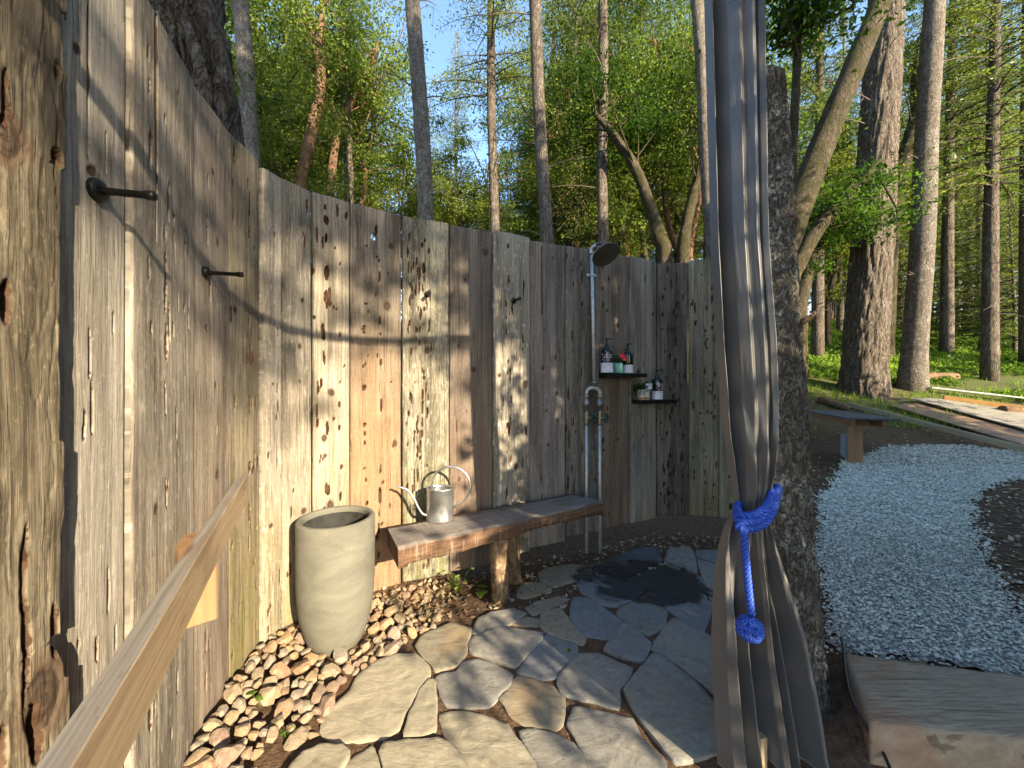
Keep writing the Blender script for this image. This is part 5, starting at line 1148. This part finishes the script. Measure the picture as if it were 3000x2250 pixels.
MARK = [(760, 'the peg hook planks'), (1000, 'the end of the timber rail'), (1180, 'the concrete planter'), (1330, 'the watering can'), (1560, 'the middle of the slab bench'), (1720, 'the far end of the slab bench'), (1820, 'the shower riser'), (1960, 'the two shelves'), (2200, 'the end of the fence'), (2480, 'the log post'), (2640, 'the great thick conifer'), (2800, 'the slimmer slope conifer'), (9999, 'the plywood sheets')]
SHORT = dict(fir='tall sunlit conifer', fir2='tall dark crowned conifer', fir3='pale barked low branched conifer', thin='thin spindly conifer', bright='feathery bright conifer', young='young dark green conifer', mad='leaning orange barked madrone', mad2='upright orange barked madrone', oak='broad mossy oak', oak2='small round mossy oak')
def at_px(kind, u, d, sc=1.0, **kw):
    mk = next(t for m_, t in MARK if u < m_); far = 'close' if d < 13 else 'some way' if d < 18 else 'well back' if d < 24 else 'deep in the forest'
    return plant(kind, (u - 1500) / F * d, d, sc, label='%s %s behind %s' % (SHORT[kind], far, mk), **kw)

# --- individually placed conifer trunks seen over the fence: u at v=0, u at vb, vb, width px, depth, bark, crown height base (m), label
MAIN = [(515, 560, 370, 225, 2.35, old_bark, None, 'massive rough barked conifer trunk right behind the fence by the large peg hook'),
        (703, 734, 440, 47, 7.2, fir_bark2, 9.5, 'slim pale conifer trunk with bare stem next to the massive trunk'),
        (1011, 1021, 590, 26, 11.0, fir_bark, 11.5, 'thin dark conifer stem among the madrones above the concrete planter'),
        (1211, 1247, 640, 47, 7.2, fir_bark2, 9.5, 'sunlit conifer trunk rising above the watering can'),
        (1436, 1448, 670, 27, 11.0, fir_bark, 8.0, 'dark thin conifer with drooping twigs beside the open sky gap'),
        (1566, 1600, 700, 39, 8.5, fir_bark, 10.0, 'straight grey conifer trunk on the shower side of the sky gap'),
        (1764, 1768, 720, 32, 10.0, fir_bark, 10.5, 'dark conifer trunk directly above the shower head'),
        (2040, 2090, 740, 38, 9.0, fir_bark2, 10.0, 'pale conifer trunk leaning slightly next to the curtain'),
        (1680, 1708, 700, 17, 14.0, fir_bark2, 12.0, 'very thin pale conifer stem just before the shower riser'),
        (2595, 2528, 1130, 96, 9.4, fir_bark, 11.0, 'great thick barked conifer standing on the slope behind the lumber'),
        (2738, 2676, 1135, 54, 9.6, fir_bark2, 11.0, 'second slimmer conifer on the slope beside the great thick one')]
crown_cache = {}
for k, (u0, ub, vb, w, d, bk_, cb, lab) in enumerate(MAIN):
    top = px(u0, 0, d); b = px(ub, vb, d); sl = (top - b) / (top[2] - b[2]); H = 17.0
    zb = float(ground(b[0] + sl[0] * (0 - b[2]), d)); base = b + sl * (zb - b[2]); r0 = w / F * d / 2
    t = thing('conifer', lab, 'conifer', base, 'conifers standing close to the shower enclosure')
    big = d < 3 or w > 90; nzt = 150 if big else 30; nn = 130 if big else 16
    zq = np.linspace(-.4, H, nzt) if not d < 3 else np.linspace(-.3, 5, 260)
    P = sl[None] * zq[:, None] + np.stack([.02 * np.sin(zq * .9 + k), .02 * np.cos(zq * 1.1), 0 * zq], -1)
    rz = r0 * np.interp(zq, [-.4, 0, .6, 2, 9, H], [1.35, 1.25, 1.08, 1.02, .85 if big else .9, .25])
    mb = MB()
    if big:
        A_, ZQ = np.meshgrid(np.arange(nn) * 2 * np.pi / nn, zq); fq = 2.6 if d < 3 else 3.2; bkv = barkf(A_, ZQ * (.55 if d < 3 else .35), fq * (1.5 if d < 3 else 1), 3 + k)
        sweep(mb, P, rz, nn, mod=lambda i, a: 1 + (.26 if d < 3 else .10) * (bkv - .6) + .04 * np.sin(a * 3 + k) + .04 * fbm(np.cos(a) * 6 + 20, ZQ * 9 + np.sin(a) * 5, 4, 3))
    else: trunk_np(mb, P, rz, nn, .05, k, .12)
    mb.build('trunk', bk_, t)
    r = np.random.default_rng(60 + k)
    for q in range(9 if cb else 0):   # dead branches low on the stem
        z = r.uniform(2.2, 9.5); a = r.random() * 6.28; l = r.uniform(.35, 1.3) * (1.2 if z > 5 else .6); c = sl * z; e = c + np.array([math.cos(a) * l, math.sin(a) * l, r.uniform(-.35, .3)])
        mb = MB(); sweep(mb, spline([c, (c * .5 + e * .5) + np.array([0, 0, .08]), e], 6), np.linspace(.018, .003, 6), 5)
        for w_ in range(3): e2 = c + (e - c) * r.uniform(.4, .9); sweep(mb, [e2, e2 + r.normal(size=3) * .18], [.006, .002], 4)
        mb.build('dead_branch', dead_m, t)
    if cb:
        key = k % 3
        if key not in crown_cache:
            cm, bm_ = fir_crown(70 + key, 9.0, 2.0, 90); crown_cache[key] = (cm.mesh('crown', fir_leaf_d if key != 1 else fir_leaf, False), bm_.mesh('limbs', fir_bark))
        cz = sl * cb
        for me, nm in zip(crown_cache[key], ('crown', 'limbs')): c = obj(nm, me, t, cz)

# --- sparse twiggy sprays on the dark conifer beside the sky gap
# --- mossy leaning trunks
def lean_tree(pts, widths, d, lab, barkm, crown=None, name='oak_tree'):
    P = np.array([px(u, v, dd) for (u, v), dd in zip(pts, d)]); g = float(ground(P[0][0], P[0][1])); base = np.array([P[0][0], P[0][1], g])
    if P[0][2] > g + .1: P = np.vstack([[P[0][0] - (P[1][0] - P[0][0]) * .3, P[0][1], g - .2], P]); widths = [widths[0] * 1.2] + list(widths)
    R = np.array(widths) / F * np.mean(d) / 2; S_ = spline(P, 46); Rr = np.interp(np.linspace(0, 1, 46), np.linspace(0, 1, len(R)), R); t = thing(name, lab, 'tree', base)
    mb = MB(); sweep(mb, S_ - base, Rr, 22, mod=lambda i, a: 1 + .16 * fbm(np.cos(a) * 2 + 4 + i * .22, np.sin(a) * 2 + i * .3, 6, 4) * 2); mb.build('trunk', barkm, t)
    if crown is not None:
        c, Rc, leafm, ncl = crown; cm, C = blob_crown(int(P[0][0] * 100) % 997 + 3, Rc, ncl, 190); ce = np.array(c) - base
        lm = MB(); limb_mesh(lm, C + ce, S_ - base, 5, .05); lm.build('limbs', barkm, t)
        for i in range(len(cm.v)): cm.v[i] = cm.v[i] + ce
        cm.build('crown', leafm, t, smooth=False)
    return t
lean_tree([(2225, 900), (2320, 660), (2420, 400), (2530, 130), (2660, -200)], [78, 72, 64, 56, 42], [7.2, 7.2, 7.3, 7.4, 7.6], 'thick moss covered trunk leaning across behind the log post', moss_bark, None)
lean_tree([(2310, 860), (2345, 760), (2420, 640), (2500, 560), (2580, 470)], [46, 42, 34, 26, 14], [8.2, 8.2, 8.2, 8.3, 8.4], 'slender brown leaning branchy trunk behind the log post', moss_bark, (px(2480, 640, 8.6), (1.0, .9, .8), maple_leaf, 26), 'broadleaf_tree')
lean_tree([(2338, 1000), (2345, 880), (2380, 760), (2440, 640)], [44, 40, 34, 22], [9.5, 9.5, 9.5, 9.5], 'dark crooked trunk low behind the log post', moss_bark, None)
lean_tree([(2590, 900), (2610, 640), (2650, 470), (2690, 330), (2690, 180), (2740, 20)], [50, 44, 38, 36, 26, 18], [13] * 6, 'forked mossy oak rising between the two slope conifers', moss_bark, (px(2700, 150, 13), (1.6, 1.4, 1.8), oak_leaf, 34))
lean_tree([(1950, 780), (1930, 690), (1900, 590), (1860, 490), (1800, 400), (1740, 330)], [42, 38, 32, 28, 22, 12], [9.5] * 6, 'mossy trunk arching over behind the two shelves', moss_bark, (px(1800, 330, 9.8), (1.3, 1.2, .9), maple_leaf, 24))
lean_tree([(2000, 760), (2020, 620), (2060, 480), (2120, 300)], [34, 30, 26, 16], [11] * 4, 'yellow mossed trunk leaning behind the fence end', moss_bark, (px(2010, 330, 11.5), (1.4, 1.2, 1.6), mad_leaf, 30))
lean_tree([(870, 620), (905, 420), (940, 250), (935, 120), (960, -60)], [34, 32, 26, 22, 14], [10] * 5, 'orange barked madrone trunk twisting up behind the bent planks', mad_bark, (px(900, 60, 10.5), (1.9, 1.6, 1.9), mad_leaf, 60), 'madrone_tree')
lean_tree([(965, 640), (975, 480), (1000, 360), (1060, 250), (1110, 120)], [24, 22, 18, 14, 8], [10.6] * 5, 'slender orange madrone stem curving towards the sky gap', mad_bark, (px(1060, 210, 11), (1.3, 1.3, 1.6), mad_leaf, 44), 'madrone_tree')
# maple spray reaching in above the curtain side
lean_tree([(2300, 900), (2330, 300), (2340, 60), (2330, -120)], [26, 22, 18, 10], [5.6] * 4, 'leafy maple sapling beside the curtain with broad green leaves', moss_bark, (px(2380, -10, 5.4), (.7, .5, .42), maple_leaf, 22), 'maple_tree')

# --- forest fill
for (k, u, d, s) in [('oak', 600, 9.5, 1.0), ('oak2', 700, 11, 1.2), ('mad', 790, 11.5, 1.05), ('oak', 830, 14, 1.25), ('mad2', 1010, 13, 1.0), ('mad', 1110, 15, 1.0), ('oak2', 980, 12, .95), ('oak2', 1180, 14, .95), ('mad2', 700, 16, 1.3), ('oak', 520, 14, 1.4),
                     ('bright', 1340, 22, 1.0), ('bright', 1260, 27, .95), ('oak2', 1330, 14, .9), ('young', 1440, 12, 1.0), ('oak2', 1500, 15, 1.0), ('fir', 1620, 17, 1.0), ('fir3', 1690, 14, 1.0), ('bright', 1560, 20, .95),
                     ('oak2', 1620, 13, .95), ('fir', 1820, 15, 1.05), ('mad2', 1880, 14, 1.1), ('fir2', 1740, 20, 1.0), ('oak', 1960, 15, 1.1), ('fir3', 1990, 19, 1.0), ('fir', 2080, 16, 1.0), ('oak2', 1840, 17, 1.0), ('mad', 1700, 22, 1.2),
                     ('fir', 2400, 13, 1.0), ('fir3', 2470, 19, 1.0), ('oak2', 2400, 16, 1.1), ('fir', 2330, 24, 1.0), ('fir2', 2640, 20, 1.0), ('oak', 2620, 17, 1.0), ('fir', 2790, 13.5, 1.0), ('fir', 2920, 10.5, .95), ('fir2', 3020, 12, 1.0), ('fir3', 2860, 17, 1.0),
                     ('young', 2760, 15, 1.0), ('young', 2870, 14.5, 1.1), ('young', 2960, 13.5, 1.0), ('young', 2690, 18, 1.1), ('young', 2830, 21, 1.2), ('young', 2930, 19, 1.2), ('young', 3020, 17, 1.1), ('mad', 2950, 24, 1.3),
                     ('thin', 2800, 18, 1.0), ('thin', 2890, 16, 1.0), ('thin', 2620, 24, 1.0), ('thin', 2700, 26, 1.0), ('thin', 2440, 24, 1.0), ('thin', 2490, 27, 1.0), ('thin', 2390, 21, 1.0), ('thin', 2560, 28, 1.0)]:
    at_px(k, u, d, s)
for (k, u, d, s) in [('mad2', 1660, 16, 1.2), ('mad', 1765, 13, 1.1), ('mad2', 1860, 16, 1.25), ('mad', 1940, 12.5, 1.1), ('mad2', 2030, 14, 1.2), ('mad', 2090, 18, 1.4), ('bright', 1720, 17, 1.0), ('bright', 1930, 20, 1.05),
                     ('mad', 640, 12.5, 1.2), ('mad2', 860, 17, 1.35), ('oak2', 2430, 15, 1.1)]: at_px(k, u, d, s, rz=u * .7)
rr = random.Random(21)
for q in range(84):
    d = rr.uniform(17, 34); u = rr.choice([rr.uniform(420, 1200), rr.uniform(1560, 2110), rr.uniform(2300, 3080), rr.uniform(2300, 3080)])
    at_px(rr.choice(['fir', 'fir2', 'fir3', 'thin', 'thin', 'thin', 'mad2', 'mad', 'bright', 'bright']), u, d, rr.uniform(.8, 1.15))
for q in range(10):
    u = rr.uniform(1200, 1560); at_px(rr.choice(['oak2', 'mad', 'young']), u, rr.uniform(17, 30), rr.uniform(.7, .9))

# --- far wood beyond the crest, reads as one mass
r = np.random.default_rng(31); mb = MB(); tm = MB()
n = 26000; y = r.uniform(36, 62, n); x = (r.uniform(300, 3200, n) - 1500) / F * y; zt_ = np.abs(r.normal(size=n)) * 5.5 + 3; clx = fbm(x * .16, zt_ * .16, 3, 3)
k_ = clx > -.07; C = np.stack([x, y, zt_], -1)[k_]; leaves(mb, C, .28, .45, .6, r=r)
for q in range(150):
    y0 = r.uniform(34, 58); x0 = (r.uniform(300, 3200) - 1500) / F * y0; sweep(mb, [(x0, y0, -2), (x0 + r.normal() * .3, y0, 16)], [r.uniform(.1, .24), .06], 6, cap=False, attrs=dict(lc=.05))
tag(mb.build('distant_wood', fir_leaf_d, smooth=False), 'distant wood showing between the trunks beyond the crest', 'wood', kind='stuff')

# --- undergrowth on the slope
fern = leafmat('undergrowth_leaf', (.06, .12, .018), (.2, .3, .05), .45, .0)
r = np.random.default_rng(41); n = 30000; y = 8.2 + 22 * r.random(n) ** 1.4; x = (r.uniform(2150, 3250, n) - 1500) / F * y
dn = fbm(x * .5, y * .5, 4, 3); k_ = (dn + .10 * (y - 10) > -.06) & ~((np.abs(x - 8.6) < .9) & (y < 9.4)); x, y, dn = x[k_], y[k_], dn[k_]
C = np.repeat(np.stack([x, y, ground(x, y)], -1), 4, 0); h = np.repeat(.05 + .22 * np.clip((y - 8) / 5, 0, 1), 4); C[:, 2] += h * r.random(len(C)) * (1 + fbm(C[:, 0], C[:, 1], 8)); C[:, :2] += r.normal(size=(len(C), 2)) * .07
mb = MB(); leaves(mb, C, .055, .42, 1.6, r=r, lc=np.repeat(np.clip(.5 + dn * 1.2, 0, 1), 4))
n = 9000; y = r.uniform(7.2, 11, n); x = (r.uniform(2250, 3150, n) - 1500) / F * y; k_ = fbm(x * .9, y * .9, 14, 3) > .02; x, y = x[k_], y[k_]; b_ = np.stack([x, y, ground(x, y) - .01], -1); L = r.uniform(.05, .2, len(b_))[:, None]; tip = b_ + np.c_[r.normal(size=(len(b_), 2)) * .35, np.ones(len(b_))] * L; w_ = unit(np.c_[r.normal(size=(len(b_), 2)), np.zeros(len(b_))]) * .006
mb.add(np.stack([b_ - w_, b_ + w_, tip], 1).reshape(-1, 3), None, np.arange(len(b_) * 3).reshape(-1, 3), lc=np.repeat(r.uniform(.4, 1, len(b_)), 3))
tag(mb.build('undergrowth', fern, smooth=False), 'low sunlit green undergrowth and grass covering the forest slope', 'undergrowth', kind='stuff')

# --- fallen leaf litter
m = M('dry_leaf'); lc = m.at('lc'); dry = m.pbr(m.ramp(lc, [(0, (.09, .05, .03)), (.5, (.24, .16, .09)), (1, (.46, .38, .26))]), .85, None, 0, .2)
r = np.random.default_rng(51); n = 9000; y = 1.6 + 8.5 * r.random(n) ** 1.2; x = 1.5 + (y * .95) * r.random(n) * 1.45; P2 = np.stack([x, y], -1); k_ = ~inside_v(P2, GPW) & (x > 1.30 + (y - 1.65) * .6); x, y = x[k_], y[k_]
C = np.stack([x, y, ground(x, y) + .008], -1); C[:, 2] += .01 * r.random(len(C)); mb = MB(); leaves(mb, C, .026, .5, 5.0, droop=np.c_[r.normal(size=(len(C), 2)) * 2, np.zeros(len(C))], r=r)
# inside the enclosure, behind the stones and below the fence
n = 900; q = r.random(n); wi = r.integers(9, 19, n); A = WALL[wi] * (1 - q[:, None]) + WALL[wi + 1] * q[:, None]; tg = unit(WALL[wi + 1] - WALL[wi]); nr = np.stack([tg[:, 1], -tg[:, 0]], -1); A = A + nr * (r.random(n) ** 1.3 * .5)[:, None]
C = np.stack([A[:, 0], A[:, 1], ground(A[:, 0], A[:, 1]) + .01], -1); leaves(mb, C, .017, .5, 5.0, droop=np.c_[r.normal(size=(n, 2)) * 2, np.zeros(n)], r=r)
A = np.array([fl(u, v, .03) for u, v in zip(r.uniform(1105, 1320, 420), r.uniform(1665, 1800, 420))]); C = np.c_[A, r.uniform(.01, .06, len(A))]; leaves(mb, C, .018, .5, 2.5, r=r)
tag(mb.build('leaf_litter', dry, smooth=False), 'dry fallen leaves and twigs scattered over the bare soil', 'leaf litter', kind='stuff')
# individual fallen leaves
def lobed(p, size, rz, lab, tilt=.15):
    a = np.linspace(0, 2 * np.pi, 29)[:-1]; rad = size * (.62 + .38 * np.cos(a * 5)) * (1 + .15 * np.cos(a)); V = np.stack([rad * np.cos(a), rad * np.sin(a), .006 * np.cos(a * 5)], -1); V = np.vstack([V, [0, 0, .004]])
    mb = MB(); mb.add(V, None, [(k, (k + 1) % 28, 28) for k in range(28)], lc=np.full(29, .9)); sweep(mb, [(-size * .3, 0, .002), (-size * 1.2, 0, .004)], .0012, 5, attrs=dict(lc=.7)); o = mb.build('fallen_leaf', dry, None, loc=p); o.rotation_euler = (tilt, tilt * .6, rz); return tag(o, lab, 'leaf')
p = px(1525, 1474, 2.66); lobed((p[0], 2.66, BT + .012), .04, .7, 'pale dry lobed leaf lying on the bench seat')
for (u, v, lab) in ((1553, 1688, 'pale dry lobed leaf on the soil beside the bench leg'), (1340, 1752, 'brown dry lobed leaf on the soil near the loose rocks'), (1650, 1778, 'small crumpled white leaf between the slate flagstones')):
    q = fl(u, v, .02); lobed((q[0], q[1], .022), .045 if u < 1640 else .028, u, lab)
# little plants
def sprig(u, v, n, spread, hgt, size, seed, lab):
    q = fl(u, v, .02); t = thing('seedling', lab, 'plant', (q[0], q[1], .0)); r = np.random.default_rng(seed); mb = MB(); sm = MB()
    for k in range(n):
        a = r.random() * 6.28; e = np.array([math.cos(a) * spread * r.uniform(.4, 1), math.sin(a) * spread * r.uniform(.4, 1), hgt * r.uniform(.4, 1)]); sweep(sm, spline([(0, 0, 0), e * .5 + np.array([0, 0, hgt * .25]), e], 6), .0012, 4, attrs=dict(lc=.3))
        t_ = unit(np.array([math.cos(a), math.sin(a), -.1])) * size; s_ = np.array([-math.sin(a), math.cos(a), .15]) * size * .8; z_ = np.array([0, 0, size * .15])
        mb.add([e - t_ * .3, e + t_ * .3 + s_, e + t_ * 1.3 - z_, e + t_ * .3 - s_, e + t_ * .5 + z_], None, [(0, 1, 4), (1, 2, 4), (2, 3, 4), (3, 0, 4)], lc=r.uniform(.3, .9))
    mb.build('leaves', fern, t, smooth=False); sm.build('stems', fern, t)
sprig(1345, 1735, 12, .09, .16, .020, 1, 'leafy green seedling in the shade under the slab bench'); sprig(1415, 1735, 2, .04, .07, .05, 2, 'big single leaf plant beside the bench leg'); sprig(748, 2075, 5, .03, .09, .024, 3, 'small green seedling growing up through the rock pile'); sprig(655, 2150, 4, .03, .05, .016, 4, 'tiny weed low between the shaded rocks'); sprig(1662, 1897, 4, .015, .02, .012, 5, 'tiny weed in a joint of the flagstones'); sprig(838, 2155, 7, .02, .05, .008, 6, 'grassy tuft at the edge of the rock pile')

# --- what shades the enclosure: shrubs and a curtain rail on the open side, behind the viewpoint
nS = np.array([.79, .61]); tS = np.array([.614, -.789])
def st(s_, t_): p = nS * s_ + tS * t_; return p[0], p[1]
RAIL_Z = 2.78
a = st(-.75, 1.0); b = st(2.3, 1.0); cr = thing('curtain_rail', 'straight galvanised curtain rail on two posts across the open side', 'rail')
mb = MB(); sweep(mb, [(*a, RAIL_Z), (*b, RAIL_Z)], .022, 12); mb.build('rail_pipe', pipe_m, cr)
for p in (a, b): mb = MB(); sweep(mb, [(*p, -.2), (*p, RAIL_Z + .02)], .03, 12); mb.build('post', pipe_m, cr)
for (s_, t_, sc) in [(3.4, 4.2, 1.2), (4.1, 6.4, 1.45), (4.3, 5.4, 1.5), (5.0, 5.2, 1.6), (6.0, 5.4, 1.6), (7.3, 5.6, 1.6), (8.8, 6.0, 1.6), (4.6, 7.2, 1.7), (5.8, 7.4, 1.7), (8.0, 7.6, 1.7), (10.4, 6.4, 1.6), (4.3, 8.4, 1.6)]:
    x, y = st(s_, t_); plant('shrub', x, y, sc, rz=s_ * 2.7)
# oaks on that side dapple the upper planks
for (s_, t_, sc, rz) in [(-2.6, 6.0, 1.31, .3), (2.9, 6.6, 1.36, 2.6), (-1.8, 9.5, 1.68, 4.0), (2.6, 9.8, 1.68, 1.0), (-2.4, 8.0, 1.52, 2.0), (4.6, 7.6, 1.25, 5.0), (-1.6, 5.0, 1.22, 1.2), (2.4, 5.0, 1.22, 4.4)]:
    x, y = st(s_, t_); plant('shade', x, y, sc, rz=rz)
# conifers further along the slope on the sunny side break up the light on the right hand trees
for (x, y, k_, sc) in [(21, 4, 'fir', 1.0), (24, 8, 'fir3', 1.0)]: plant(k_, x, y, sc, label='conifer on the sunny side beyond the timber step', group='conifers beyond the step')
for k in list(protos):
    if k not in used:
        for ch in list(protos[k].children): bpy.data.objects.remove(ch)
        bpy.data.objects.remove(protos[k])
